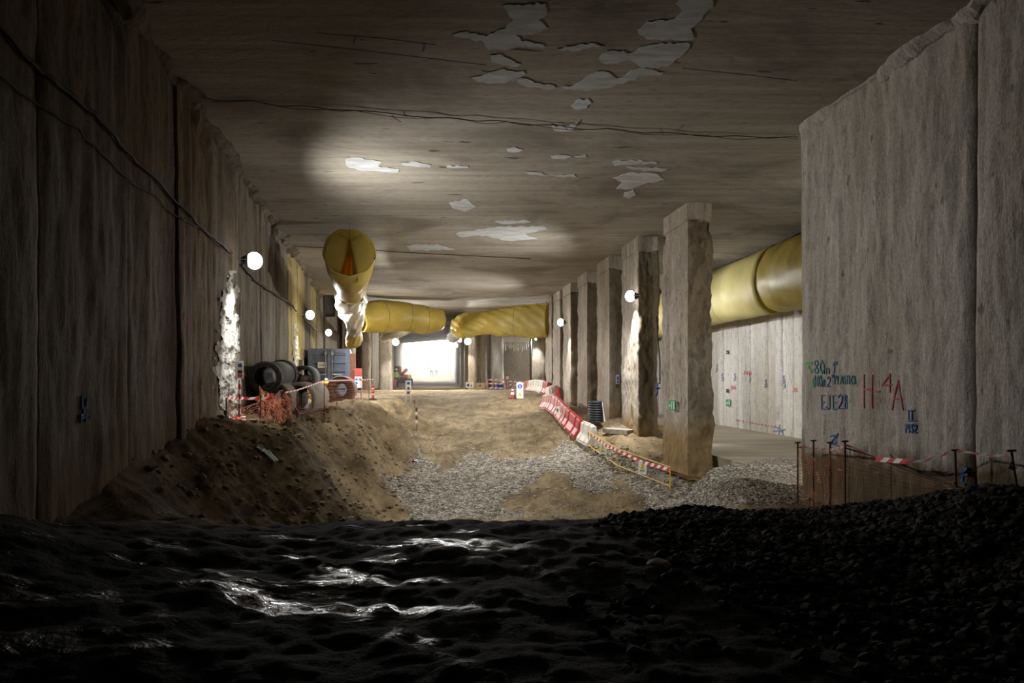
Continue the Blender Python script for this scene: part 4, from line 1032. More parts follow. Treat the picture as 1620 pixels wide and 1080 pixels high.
# warning board on a striped pole by the left wall
dW = 15.0; X = at(379, 600, dW).x; g = gz(X, dW); root = thing('warning_post', 'striped red and white pole carrying a small white notice by the left wall', 'post', (X, dW, g))
zt = ZE+(HOR-600)/F*dW
for k in range(9):
    z0 = g+(zt-g)*k/9; z1 = g+(zt-g)*(k+1)/9; mb = MB(); mb.tube([(X, dW, z0), (X, dW, z1)], .03, 8); mb.build('band', M['tape_red' if k % 2 else 'tape_white'], root)
mb = MB(); mb.box((X, dW-.02, ZE+(HOR-585)/F*dW), (.17, .03, .38), bev=.008); nb_ = mb.build('notice', M['white'], root)
for z_, m_, w_ in ((588, 'black', .09), (578, 'signblue', .07), (594, 'tape_red', .08)):
    mb = MB(); mb.box((X+.02, dW-.04, ZE+(HOR-z_)/F*dW), (w_, .01, .07)); mb.build('print', M[m_], nb_)
mb = MB()
for k in range(26):
    q = random.uniform(0, 6.28); r = random.uniform(.02, .2); c = Vector((X+r*math.cos(q), dW+r*math.sin(q)-.1, g+random.uniform(.0, .14)))
    mb.box(c, (.14, .05, .012), Matrix.Rotation(random.uniform(0, 6), 3, 'Z') @ Matrix.Rotation(random.uniform(-1, 1), 3, 'X'), m=k % 2)
o = mb.build('tape_heap', [M['tape_red'], M['tape_white']]); tag(o, 'crumpled heap of red and white tape at the foot of the striped pole', 'tape')

# ------------------------------------------------------------------ netting, tapes, railings
def ribbon(mb, pts, w_, nrm, m=0):
    s_ = None
    for a, c in zip(pts[:-1], pts[1:]):
        t = (c-a).normalized(); s_ = nrm.cross(t); s_ = (s_.normalized() if s_.length > 1e-4 else Vector((0, 0, 1)))*w_/2
        mb.add([a-s_, c-s_, c+s_, a+s_], [(0, 1, 2, 3)], m)
def netting(name, top, bot, nh, nv, w_, mat, parent, sag=.0, seed=0, crumple=.02):
    """real strands between an upper and a lower polyline"""
    top = [Vector(p) for p in top]; bot = [Vector(p) for p in bot]
    def pol(P, t):
        t = t*(len(P)-1); i = min(int(t), len(P)-2); return P[i].lerp(P[i+1], t-i)
    def S(u, v):
        p = pol(top, u).lerp(pol(bot, u), v)
        p = p+Vector((0, 1, 0))*crumple*float(fbm(u*9+seed, v*4, seed, 3, 3))+Vector((0, 0, 1))*(-sag*math.sin(math.pi*u)*(1-v)+crumple*.5*float(fbm(u*11, v*6, seed+3, 2, 5)))
        return p
    mb = MB(); nr = Vector((0, -1, 0))
    for j in range(nv+1): ribbon(mb, [S(u, j/nv) for u in np.linspace(0, 1, nh//2+2)], w_, nr)
    for i in range(nh+1): ribbon(mb, [S(i/nh, v) for v in np.linspace(0, 1, max(4, nv//2+1))], w_*.8, nr)
    o = mb.build(name, mat, parent); o['kind'] = 'stuff'; return o
def tape(name, pts, w_, parent, step=.14, n=Vector((0, -1, 0)), slant=True, mats=('tape_red', 'tape_white')):
    P = [Vector(p) for p in pts]; L = []; acc = 0
    for a, c in zip(P[:-1], P[1:]):
        k = max(1, round((c-a).length/step)); L += [a.lerp(c, j/k) for j in range(k)]
    L.append(P[-1]); mb = MB()
    for i, (a, c) in enumerate(zip(L[:-1], L[1:])):
        up = Vector((0, 0, 1)); s_ = up*w_/2; sh = (c-a)*.35 if slant else Vector()
        v = [a-s_-sh, c-s_-sh, c+s_+sh, a+s_+sh]
        nn = (c-a).cross(up).normalized()*.002
        mb.prism(v, nn, i % 2)
    return mb.build(name, [M[mats[0]], M[mats[1]]], parent)
def rod(mb, px, d, py0, r=.016, lean=0, depth=.15):
    a = at(px, HOR, d); g = gz(a.x, d); e = at(px+lean, py0, d); mb.tube([(a.x, d, g-depth), tuple(e)], r, 6); return Vector((a.x, d, g)), e

# netting fence on the bench
root = thing('mesh_fence', 'orange plastic mesh fence on rebar stakes in front of the concrete pipes', 'fence', at(440, 680, 15.6))
stakes = [(358, 14.2, 629), (378, 14.9, 640), (412, 15.6, 612), (445, 16.0, 617), (470, 17.2, 622), (513, 20, 600), (533, 23, 602), (571, 26.5, 600), (584, 28, 601)]
tops = []; bots = []
for px, d, py in stakes:
    mb = MB(); g, e = rod(mb, px, d, py, .012 if d > 18 else .015); mb.build('stake', M['rebar'], root); tops.append(e); bots.append(g+Vector((0, 0, .03)))
netting('netting', [tops[0]+Vector((0, 0, -.05)), tops[1], tops[2]+Vector((0, 0, -.3))], bots[:3], 20, 9, .006, M['net_dark'], root, .1, 2, .05)
netting('netting', [tops[2], tops[3]], bots[2:4], 12, 12, .007, M['net'], root, .12, 5, .06)
netting('netting', [tops[3]+Vector((0, 0, -.05)), tops[4], tops[5]+Vector((0, 0, -.1))], bots[3:6], 34, 13, .005, M['net_dark'], root, .1, 7, .03)
netting('netting', tops[5:], bots[5:], 50, 9, .004, M['net'], root, .05, 9, .02)
# bundled netting draped over the stake in the middle
mb = MB()
for k in range(42):
    u = random.random(); a = at(412+40*u, 617+10*math.sin(u*3)+random.uniform(-3, 8), 15.9-.3*u); p = [a]
    for j in range(7): p.append(p[-1]+Vector((random.uniform(-.05, .06)+.03*u, random.uniform(-.04, .03), -random.uniform(.04, .11))))
    ribbon(mb, p, .011, Vector((0, -1, 0)))
    if k % 2: ribbon(mb, [p[2]+Vector((-.12, 0, .02)), p[2]+Vector((0, -.02, -.02)), p[2]+Vector((.13, 0, .03))], .01, Vector((0, -1, 0)))
o = mb.build('bundled_netting', M['net'], root); o['kind'] = 'stuff'
tape('hazard_tape', [tops[0], at(385, 630, 15.3), at(412, 630, 15.6), at(430, 631, 15.7)], .06, root)
tape('hazard_tape', [at(430, 622, 15.8), at(440, 640, 15.8), at(437, 665, 15.8)], .06, root)
tape('hazard_tape', [at(450, 621, 16), at(470, 617, 17), at(513, 602, 20), at(562, 601, 26), at(590, 600, 28)], .04, root)

# right fence in front of the right wall
root = thing('mesh_fence', 'dark rebar fence with netting and hazard tape in front of the right wall', 'fence', at(1335, 812, 10.9))
st = [(1262, 12.6, 700, 0), (1287, 12.3, 697, 0), (1313, 11.8, 700, 0), (1337, 10.9, 698, 0), (1514, 8.9, 712, -3), (1616, 7.95, 713, -16)]
T = []; B = []
for px, d, py, ln in st:
    mb = MB(); g, e = rod(mb, px, d, py, .014, ln, .3); sk = mb.build('stake', M['rebar'], root); T.append(e); B.append(g)
    mb = MB(); mb.tube([e+Vector((-.05, 0, 0)), e+Vector((.05, 0, 0.005))], .014, 6); mb.build('stake_cap', M['rebar'], sk)
netting('netting', [T[0]+Vector((0, 0, -.1)), (T[0]+T[3])/2+Vector((0, 0, -.2)), T[3]+Vector((0, 0, -.1))], [B[0]+Vector((0, 0, .02)), B[3]+Vector((0, 0, .02))], 26, 22, .008, M['net'], root, .08, 3, .05)
netting('netting', [T[3]+Vector((0, 0, -.1)), at(1400, 732, 10.2), at(1470, 755, 9.4), T[4]+Vector((0, 0, -.45))], [B[3], at(1400, 800, 10.2), at(1470, 790, 9.4), B[4]], 44, 12, .0045, M['net_dark'], root, .02, 6, .03)
curve_tube('top_cord', [T[3]+Vector((0, 0, -.1)), at(1380, 721, 10.4), at(1430, 742, 9.8), at(1490, 762, 9.1), at(1510, 764, 8.9)], .012, M['rebar'], root)
tape('hazard_tape', [T[3]+Vector((0, 0, -.05)), at(1358, 711, 10.7), at(1380, 721, 10.4), at(1394, 727, 10.2)], .035, root, mats=('tape_dark', 'tape_grey'))
tape('hazard_tape', [at(1386, 726, 10.3), at(1436, 730, 9.7)], .07, root, .13)
tape('hazard_tape', [at(1434, 730, 9.7), at(1462, 729, 9.4), at(1490, 720, 9.1), T[4]], .035, root, mats=('tape_dark', 'tape_grey'))
tape('hazard_tape', [T[4], at(1550, 718, 8.5), at(1598, 722, 8.0)], .03, root, mats=('tape_dark', 'tape_grey'))
tape('hazard_tape', [T[0]+Vector((0, 0, -.08)), T[1]+Vector((0, 0, -.14)), T[2]+Vector((0, 0, -.12)), T[3]+Vector((0, 0, -.08))], .04, root, mats=('tape_dark', 'tape_grey'))
tape('hazard_tape', [T[5], at(1601, 730, 7.95), at(1597, 738, 7.95), at(1606, 742, 7.95)], .05, root, mats=('tape_dark', 'tape_grey'))

# yellow railing beside the ramp
root = thing('yellow_railing', 'yellow steel railing with hazard tape beside the ramp', 'railing', at(978, 745, 21.5))
posts = [(931, 24.2, 682), (977.5, 21.5, 709), (1060, 18.7, 738)]
T = []; B = []
for px, d, py in posts:
    mb = MB(); g, e = rod(mb, px, d, py, .022); mb.build('post', M['yellow'], root); T.append(e); B.append(g)
def onp(i, k): return T[i].lerp(B[i], k)
ext = T[2]+Vector((.75, -.1, -.12))
for (a, e, k) in ((0, 1, .02), (1, 2, .02), (0, 1, .78), (1, 2, .78)):
    mb = MB(); mb.tube([onp(a, k), onp(e, k)], .02, 6); mb.build('rail', M['yellow'], root)
mb = MB(); mb.tube([T[2]+Vector((-.1, 0, -.15)), ext+Vector((.1, .2, -.2))], .02, 6); mb.build('rail_stub', M['rust'], root)
tape('hazard_tape', [onp(0, .12)+Vector((.1, 0, -.02)), onp(0, .2).lerp(onp(1, .2), .6), onp(1, .1), onp(1, .22).lerp(onp(2, .22), .5), onp(2, .12)], .1, root, .16)
for (i, t, lab) in ((0, .52, 'faded yellowish notice hanging on the far half of the yellow railing'), (1, .5, 'white notice with yellow triangle hanging on the near half of the railing')):
    c = onp(i, .45).lerp(onp(i+1, .45), t)+Vector((0, -.05, 0))
    sign('hanging_notice', lab, c, (-.5, -1), .24, .38, 'white', [([(-.6, -.2), (.6, -.2), (0, .7)], 'signyellow'), ([(-.6, -.35), (.6, -.35), (.6, -.55), (-.6, -.55)], 'green_paint')])

# ------------------------------------------------------------------ plastic barriers
PROF = [(-.26, 0), (-.26, .12), (-.13, .34), (-.09, .66), (-.06, .70), (.06, .70), (.09, .66), (.13, .34), (.26, .12), (.26, 0)]
def barrier_proto(L, mat, cap):
    root = proto('plastic_barrier')
    v = []; xs = [0, .04, L*.2, L*.22, L*.30, L*.32, L*.68, L*.70, L*.78, L*.80, L-.04, L]
    for x in xs:
        inset = .05 if (abs(x-L*.22) < .01 or abs(x-L*.30) < .01 or abs(x-L*.70) < .01 or abs(x-L*.78) < .01) else (.015 if x in (0, L) else 0)
        for (y, z) in PROF: v.append((x, y-math.copysign(inset, y) if z > .05 else y, z-(inset*.5 if z > .6 and inset < .03 else 0)))
    n = len(PROF); f = []
    for i in range(len(xs)-1):
        for k in range(n): f.append((i*n+k, i*n+(k+1) % n, (i+1)*n+(k+1) % n, (i+1)*n+k))
    f.append(tuple(range(n))); f.append(tuple(range(len(xs)*n-1, (len(xs)-1)*n-1, -1)))
    mesh_obj('body', v, f, mat, root)
    mb = MB(); mb.lathe([(0, .69), (.06, .69), (.06, .74), (0, .74)], 12, Matrix.Translation((L*.5, 0, 0))); mb.build('filler_cap', cap, root)
    mb = MB(); mb.box((L+.03, 0, .38), (.08, .1, .4), bev=.02); mb.build('coupling_lug', mat, root)
    mb = MB(); mb.box((L*.5, 0, .715), (L*.9, .07, .04), bev=.01); mb.build('top_rail', cap, root)
    return root
def place_barrier(a, c, key, cap, label, group='plastic barriers along the ramp'):
    a = Vector(a); c = Vector(c); L = (c-a).length*.94
    r = barrier_proto(L, M[key], M[cap]); tag(r, label, 'barrier', group)
    t = (c-a).normalized(); y = Vector((0, 0, 1)).cross(t).normalized(); z = t.cross(y)
    r.matrix_world = Matrix.Translation(a) @ Matrix((t, y, z)).transposed().to_4x4(); return r
def gp(px, d): X = (px-810)/F*d; return Vector((X, d, gz(X, d)+.01))
row = [(861, 35.0), (872, 32.4), (885, 30.0), (898, 28.0), (920, 25.8)]
labs = ['faded pink barrier at the far end of the ramp row', 'second faded pink barrier from the far end of the ramp row', 'faded red barrier with small white sticker in the ramp row', 'bright red barrier nearest the viewer in the ramp row']
for i in range(4):
    place_barrier(gp(*row[i]), gp(*row[i+1]), ['pink', 'pink', 'pink', 'red'][i], ['barrier_white', 'pink', 'red', 'red'][i], labs[i])
p = (gp(*row[2])+gp(*row[3]))/2; sign('barrier_sticker', 'small white sticker board on the faded red barrier', p+Vector((-.24, -.12, .42)), (-.9, -.45), .24, .34, 'white', [([(-.5, -.3), (.5, -.3), (.5, .4), (-.5, .4)], 'pipe_dark')])
place_barrier(gp(922, 25.6), gp(941, 24.1), 'barrier_white', 'white', 'dusty white barrier between the red one and the yellow railing')
place_barrier(gp(866, 37.4), gp(878, 39.0), 'barrier_white', 'white', 'white barrier turned end on at the top of the ramp')
place_barrier(gp(882, 37.0), gp(884, 39.2), 'red', 'red', 'red barrier tucked behind the white end on barrier')
fr = [(829, 49), (837, 47), (845, 45), (853, 43.2), (861, 41.5), (868, 40.0)]
for i in range(5):
    place_barrier(gp(*fr[i]), gp(*fr[i+1]), ['pink', 'barrier_white', 'barrier_white', 'barrier_white', 'red'][i], ['pink', 'white', 'white', 'white', 'red'][i],
        ['faded pink barrier farthest away in the upper row', 'white barrier second from far in the upper row', 'white barrier in the middle of the upper row', 'white barrier next to the red one in the upper row', 'red barrier at the near end of the upper row'][i], 'plastic barriers at the top of the ramp')

# black corrugated pipe and leaning bar by third column, broken slab
dC = 26.2; X = at(943, 650, dC).x; zt = ZE+(HOR-634)/F*dC; g = ZE+(HOR-668)/F*dC
root = thing('corrugated_pipe', 'short black corrugated drain pipe standing upright beside the third column', 'pipe', (X, dC, g))
prof = []; H = zt-g
for k in range(9): prof += [(.25, H*k/9), (.30, H*(k+.2)/9), (.30, H*(k+.65)/9), (.25, H*(k+.85)/9)]
prof += [(.24, H), (.2, H), (.2, 0)]
mb = MB(); mb.lathe(prof, 28, Matrix.Translation((X, dC, g)), close=True); mb.build('barrel', M['culvert'], root, True)
mb = MB(); mb.lathe([(0, H-.03), (.22, H-.03), (.22, H), (0, H)], 20, Matrix.Translation((X, dC, g))); mb.build('lid', M['pipe_dark'], root)
mb = MB(); mb.tube([at(957, 667, 25.8), at(953, 636, 26)], .035, 8); tag(mb.build('leaning_tube', M['steel']), 'grey tube leaning against the black corrugated pipe', 'tube')
poly = ragged([(955, 676), (985, 674), (1004, 678), (1006, 684), (985, 690), (962, 683)], amp=.8)
mb = MB(); sc_ = gp(982, 24.6); mb.prism([Vector((sc_.x+(x-982)*.022, sc_.y-(y-680)*.09, sc_.z+.05)) for x, y in poly], (0, 0, -.16)); tag(mb.build('broken_slab', M['slab_edge']), 'broken pale concrete slab piece on the bank below the second column', 'slab')

# ------------------------------------------------------------------ signs and far clutter
dA = 38.6; c = at(822.5, 621, dA); g = gz(c.x, dA)
root = thing('sign_board', 'white A frame sign with blue disc over a yellow triangle at the ramp top', 'sign', (c.x, dA, g))
Hs = .88
for s_, nm in ((-1, 'front_board'), (1, 'rear_board')):
    mb = MB(); bx = [Vector((c.x-.19, dA+s_*.22, g)), Vector((c.x+.19, dA+s_*.22, g)), Vector((c.x+.19, dA+s_*.03, g+Hs)), Vector((c.x-.19, dA+s_*.03, g+Hs))]
    mb.prism(bx, (0, .02*s_, 0)); fb = mb.build(nm, M['white'], root)
    if s_ < 0:
        def Q(u, v): return Vector((c.x+u*.19, dA-.22+.19*(v*.5+.5)-.022, g+Hs*(v*.5+.5)))
        for poly, mk in ((disc(0, .5, .7, .3, 18), 'signblue'), ([(-.55, -.75), (.55, -.75), (0, -.1)], 'signyellow'), (disc(0, .62, .12, .07, 8), 'white'), ([(-.12, .3), (.12, .3), (.1, .55), (-.1, .55)], 'white'), ([(-.06, -.65), (.06, -.65), (.06, -.35), (-.06, -.35)], 'black')):
            mb = MB(); mb.prism([Q(u, v)+Vector((0, -.004 if mk in ('white', 'black') else 0, 0)) for u, v in poly], (0, -.006, 0)); mb.build('pictogram', M[mk], fb)
def cone(px, d, H, label):
    X = (px-810)/F*d; g = gz(X, d); root = thing('traffic_cone', label, 'cone', (X, d, g))
    Mt = Matrix.Translation((X, d, g))
    mb = MB(); mb.box((X, d, g+.02), (.36, .36, .04), bev=.01); mb.build('base', M['red'], root)
    r = lambda h: .14*(1-h/H)+.03
    for k, (a, e, m_) in enumerate(((.04, H*.35, 'red'), (H*.35, H*.55, 'white'), (H*.55, H*.72, 'red'), (H*.72, H*.86, 'white'), (H*.86, H, 'red'))):
        mb = MB(); mb.lathe([(r(a), a), (r(e), e)] + ([(0, e)] if k == 4 else []), 16, Mt); mb.build('band', M[m_], root, True)
cone(811, 38.8, .6, 'red and white traffic cone beside the A frame sign')
# sign on a stick where the bench meets the ramp, striped sticks below it, fallen flags
dN = 37.0; c = at(646, 615, dN); g = gz(c.x, dN)
root = thing('sign_board', 'white notice board on two sticks at the top of the bank', 'sign', (c.x, dN, g))
mb = MB(); mb.box((c.x, dN, ZE+(HOR-613)/F*dN), (.30, .03, .75)); bd_ = mb.build('board', M['white'], root)
for (z_, mk, w_) in ((606, 'signblue', .16), (614, 'pipe_dark', .12), (621, 'redboard', .14)):
    mb = MB(); mb.box((c.x+.01, dN-.02, ZE+(HOR-z_)/F*dN), (w_, .012, .14)); mb.build('print', M[mk], bd_)
for s_ in (-1, 1):
    mb = MB(); mb.tube([(c.x+s_*.13, dN+.02, g-.1), (c.x+s_*.13, dN+.02, ZE+(HOR-602)/F*dN)], .014, 6); mb.build('leg', M['whitewood'], root)
for k, (px, py0, py1, d, lab) in enumerate([(656, 631, 652, 33, 'dark red stake standing on the upper bank'), (659, 643, 690, 28.5, 'tall red and white banded stake in the middle of the bank foot')]):
    a = at(px, py1, d); g = gz(a.x, d); zt = ZE+(HOR-py0)/F*d
    root = thing('marker_stake', lab, 'stake', (a.x, d, g), 'marker stakes')
    mb = MB(); mb.tube([(a.x, d, g-.1), (a.x, d, zt)], .012, 6); mb.build('rod', M['rebar'], root)
    for j in range(4 if k else 1):
        mb = MB(); z1 = zt-.05-.17*j; mb.box((a.x, d-.01, z1-.06), (.09, .03, .12)); mb.build('band', M['tape_white' if j % 2 else 'rust'], root)
c = at(655, 717, 24.0); g = gz(c.x, c.y)
root = thing('fallen_tape', 'small bundle of red and white tape fallen on the ramp', 'tape', (c.x, c.y, g))
for k, (dx, dz, w_, m_) in enumerate([(-.12, .04, .2, 'tape_white'), (.02, .08, .22, 'redboard'), (.1, .02, .18, 'tape_white'), (.04, -.02, .24, 'signblue'), (.1, -.0, .16, 'tape_white'), (-.04, .02, .2, 'redboard')]):
    mb = MB(); mb.box((c.x+dx, c.y-.3*k*.2, g+.05+dz*.5), (w_, .06, .03), Matrix.Rotation(.5*math.sin(k*2.1), 3, 'Y') @ Matrix.Rotation(k*.8, 3, 'Z')); mb.build('strip', M[m_], root)
# pale green sheet on the bank
p = cast(421, 718, 9, 20); v = []; f = []
for i in range(9):
    for j in range(9): v.append((p.x-.17+.34*i/8+.03*math.sin(j), p.y-.12+.24*j/8, gz(p.x-.17+.34*i/8, p.y-.12+.24*j/8)+.035+.03*float(vnoise(i*.7, j*.7, 1, 3))))
f = [(i*9+j, (i+1)*9+j, (i+1)*9+j+1, i*9+j+1) for i in range(8) for j in range(8)]
o = mesh_obj('plastic_sheet', v, f, M['cyan'], None, True); o.modifiers.new('thickness', 'SOLIDIFY').thickness = .01; tag(o, 'scrap of pale green plastic sheet lying on the mud bank', 'sheet')
# dark steel frame hanging in the left recess
root = thing('fan_frame', 'dark square frame hung from the ceiling above the container', 'frame', at(520, 500, 40))
z0, z1 = ZE+(HOR-500)/F*40, ZC; xa, xb = at(513, 0, 40).x, at(530, 0, 40).x
for (a, e) in (((xa, 40, z0), (xb, 40, z0)), ((xa, 40, z1), (xb, 40, z1)), ((xa, 40, z0), (xa, 40, z1)), ((xb, 40, z0), (xb, 40, z1))):
    mb = MB(); mb.tube([a, e], .06, 6); mb.build('bar', M['black'], root)
mb = MB(); mb.box(((xa+xb)/2, 40.1, (z0+z1)/2), (xb-xa-.1, .05, z1-z0-.1)); mb.build('panel', M['pipe_dark'], root)
g = gz(xa, 40); mb = MB(); mb.tube([(xa, 40.05, g-.05), (xa, 40.05, z0)], .06, 8); mb.build('post', M['black'], root)
# red skip
dR = 62; X = at(617, 0, dR).x; g = gz(X, dR)
root = thing('red_skip', 'small red tipping skip beside the worker in the green vest', 'skip', (X, dR, g))
mb = MB(); mb.add([(X-.42, dR-.5, g+.12), (X+.42, dR-.5, g+.12), (X+.42, dR+.5, g+.12), (X-.42, dR+.5, g+.12), (X-.5, dR-.6, g+.72), (X+.5, dR-.6, g+.72), (X+.5, dR+.6, g+.72), (X-.5, dR+.6, g+.72)], [(0,3,2,1), (0,1,5,4), (1,2,6,5), (2,3,7,6), (3,0,4,7)]); o = mb.build('tub', M['red'], root); o.modifiers.new('thickness', 'SOLIDIFY').thickness = .03
mb = MB(); mb.tube([(X-.52, dR-.6, g+.73), (X+.52, dR-.6, g+.73), (X+.52, dR+.6, g+.73), (X-.52, dR+.6, g+.73), (X-.52, dR-.6, g+.73)], .03, 6); mb.build('rim', M['red'], root)
for s_ in (-1, 1):
    mb = MB(); mb.box((X+s_*.3, dR, g+.06), (.1, 1.0, .12)); mb.build('skid', M['black'], root)
# work machine far left of the mouth
dM = 72; X = at(634, 0, dM).x; g = gz(X, dM)
root = thing('telehandler', 'red and yellow loader machine parked far down by the left tunnel wall', 'machine', (X, dM, g))
mb = MB(); mb.box((X, dM, g+.85), (1.9, 2.4, .7), bev=.08); mb.build('chassis', M['yellow'], root)
mb = MB(); mb.box((X-.45, dM-.1, g+1.6), (.9, 1.2, .95), bev=.08); cabo = mb.build('cab', M['redboard'], root)
mb = MB(); mb.box((X-.45, dM-.73, g+1.72), (.7, .03, .5)); mb.build('window', M['black'], cabo)
mb = MB(); mb.tube([(X+.4, dM+1.2, g+1.7), (X+.4, dM-1.6, g+1.2)], .16, 8); mb.build('boom', M['red'], root)
mb = MB(); mb.box((X+.3, dM-1.8, g+.6), (1.4, .4, .6), bev=.06); mb.build('bucket', M['rust'], root)
for sx in (-1, 1):
    for sy in (-1, 1):
        mb = MB(); mb.lathe([(0, -.16), (.3, -.16), (.42, -.1), (.42, .1), (.3, .16), (0, .16)], 20, Matrix.Translation((X+sx*.95, dM+sy*.8, g+.42)) @ Matrix.Rotation(math.pi/2, 4, 'Y')); mb.build('wheel', M['black'], root, True)
# far right clutter
dQ = 48.3
X = at(743, 0, dQ).x; g = gz(X, dQ); sign('site_board', 'small white and blue board on the floor left of the far right pillars', (X, dQ, g+.32), (.1, -1), .55, .42, 'white', [([(-.7, -.5), (-.1, -.5), (-.1, .4), (-.7, .4)], 'signblue'), ([(.2, -.5), (.7, -.5), (.45, .4)], 'pipe_dark')])
dQ = 48.5; X = at(760, 0, dQ).x; g = gz(X, dQ)
root = thing('tool_chest', 'tan tool chest with a dark hose coil on top near the far right pillars', 'chest', (X, dQ, g))
mb = MB(); mb.box((X, dQ, g+.24), (.65, .5, .48), bev=.03); ob_ = mb.build('body', M['tan'], root)
mb = MB(); mb.box((X, dQ-.25, g+.3), (.16, .03, .08)); mb.build('latch', M['black'], ob_)
mb = MB(); mb.tube([(X-.1+.14*math.cos(q), dQ, g+.62+.14*math.sin(q)) for q in np.linspace(0, 6.28, 14)], .035, 6); mb.build('hose_coil', M['black'], root)
for k, (px0, px1, d, lab) in enumerate([(771, 798, 47.5, 'low red and white barrier fence in front of the whitewashed pillar'), (802, 824, 50, 'low red and white barrier fence in front of the recess')]):
    a = gp(px0, d); c = gp(px1, d); root = thing('barrier_fence', lab, 'fence', (a+c)/2, 'red and white work fences')
    for t in (0, .5, 1):
        q = a.lerp(c, t); mb = MB(); mb.tube([q, q+Vector((0, 0, .75))], .025, 6); mb.build('post', M['pink'], root)
    for h in (.68, .42, .12): tape('striped_rail', [a+Vector((0, -.03, h)), c+Vector((0, -.03, h))], .09, root, .16, mats=('pink', 'white'))
dQ = 49.0; X = at(789, 0, dQ).x; g = gz(X, dQ)
root = thing('generator', 'small blue generator behind the far work fence', 'generator', (X, dQ, g))
mb = MB(); mb.box((X, dQ, g+.27), (.6, .5, .4), bev=.05); mb.build('engine', M['signblue'], root)
for s_ in (-1, 1):
    mb = MB(); mb.tube([(X+s_*.33, dQ-.28, g), (X+s_*.33, dQ-.28, g+.55), (X+s_*.33, dQ+.28, g+.55), (X+s_*.33, dQ+.28, g)], .02, 6); mb.build('frame_bar', M['black'], root)
mb = MB(); mb.box((X, dQ, g+.5), (.4, .3, .1), bev=.02); mb.build('tank', M['black'], root)
X = at(797, 0, dQ).x; root = thing('jerrycan', 'white jerrycan beside the blue generator', 'canister', (X, dQ, g))
mb = MB(); mb.box((X, dQ, g+.2), (.3, .2, .4), bev=.04); mb.build('body', M['white'], root)
mb = MB(); mb.tube([(X-.08, dQ, g+.4), (X-.08, dQ, g+.47), (X+.06, dQ, g+.47), (X+.06, dQ, g+.4)], .018, 6); mb.build('handle', M['white'], root)
mb = MB(); mb.tube([(X+.1, dQ, g+.39), (X+.1, dQ, g+.45)], .03, 8); mb.build('cap', M['red'], root)
X = at(803, 0, 52).x; g = gz(X, 52)
root = thing('stop_sign', 'round red and white road sign on a short pole before the recess', 'sign', (X, 52, g))
mb = MB(); mb.lathe([(0, -.012), (.2, -.012), (.2, .012), (0, .012)], 20, Matrix.Translation((X, 52, g+.95)) @ Matrix.Rotation(math.pi/2, 4, 'X')); mb.build('disc', M['white'], root)
mb = MB(); mb.lathe([(.15, .012), (.2, .012), (.2, .022), (.15, .022)], 20, Matrix.Translation((X, 52, g+.95)) @ Matrix.Rotation(math.pi/2, 4, 'X'), close=True); mb.build('red_ring', M['red'], root)
mb = MB(); mb.tube([(X, 52.03, g-.05), (X, 52.03, g+1.0)], .02, 6); mb.build('pole', M['steel'], root)
mb = MB(); mb.tube([at(839.5, 536, 49), at(839.5, 614, 49)], .08, 10); tag(mb.build('downpipe', M['pipe_dark']), 'dark vertical downpipe beside the stained pillar', 'pipe')

# ------------------------------------------------------------------ people
def body_mesh(name):
    J = {'pel': (0, 0, .95, .15, .11), 'sp1': (0, .0, 1.12, .145, .10), 'sp2': (0, .0, 1.30, .165, .115), 'nk': (0, 0, 1.47, .06, .06), 'hd': (0, -.01, 1.56, .075, .085), 'hd2': (0, -.01, 1.66, .085, .1), 'hd3': (0, 0, 1.74, .06, .07)}
    E = [('pel', 'sp1'), ('sp1', 'sp2'), ('sp2', 'nk'), ('nk', 'hd'), ('hd', 'hd2'), ('hd2', 'hd3')]
    for s_, q in ((-1, 'l'), (1, 'r')):
        st_ = .05*s_
        J[q+'hip'] = (s_*.10, 0, .88, .10, .10); J[q+'kn'] = (s_*.12, -.02+st_, .48, .062, .065); J[q+'an'] = (s_*.12, .03+st_, .09, .042, .045); J[q+'to'] = (s_*.14, -.15+st_, .04, .04, .035)
        E += [('pel', q+'hip'), (q+'hip', q+'kn'), (q+'kn', q+'an'), (q+'an', q+'to')]
        J[q+'sh'] = (s_*.20, 0, 1.40, .065, .065); J[q+'el'] = (s_*.28, .03, 1.12, .048, .048); J[q+'wr'] = (s_*.27, -.10, .90, .032, .032); J[q+'pm'] = (s_*.265, -.13, .83, .035, .025)
        E += [('sp2', q+'sh'), (q+'sh', q+'el'), (q+'el', q+'wr'), (q+'wr', q+'pm')]
        for k in range(4):
            J[q+'f%d' % k] = (s_*.262, -.165+.022*k, .79, .010, .010); J[q+'g%d' % k] = (s_*.255, -.170+.024*k, .745+.008*abs(k-1.5), .008, .008)
            E += [(q+'pm', q+'f%d' % k), (q+'f%d' % k, q+'g%d' % k)]
        J[q+'t1'] = (s_*.25, -.18, .84, .011, .011); J[q+'t2'] = (s_*.235, -.20, .80, .009, .009); E += [(q+'wr', q+'t1'), (q+'t1', q+'t2')]
    ks = list(J); me = bpy.data.meshes.new(name)
    me.from_pydata([J[k][:3] for k in ks], [(ks.index(a), ks.index(c)) for a, c in E], [])
    o = bpy.data.objects.new(name, me); C.objects.link(o)
    md = o.modifiers.new('skin', 'SKIN'); 
    for i, k in enumerate(ks): me.skin_vertices[0].data[i].radius = J[k][3:5]; me.skin_vertices[0].data[i].use_root = (k == 'pel')
    o.modifiers.new('sub', 'SUBSURF').levels = 2
    dg = bpy.context.evaluated_depsgraph_get(); ev = o.evaluated_get(dg); m2 = bpy.data.meshes.new_from_object(ev)
    bpy.data.objects.remove(o); return m2
bodym = body_mesh('person_body')
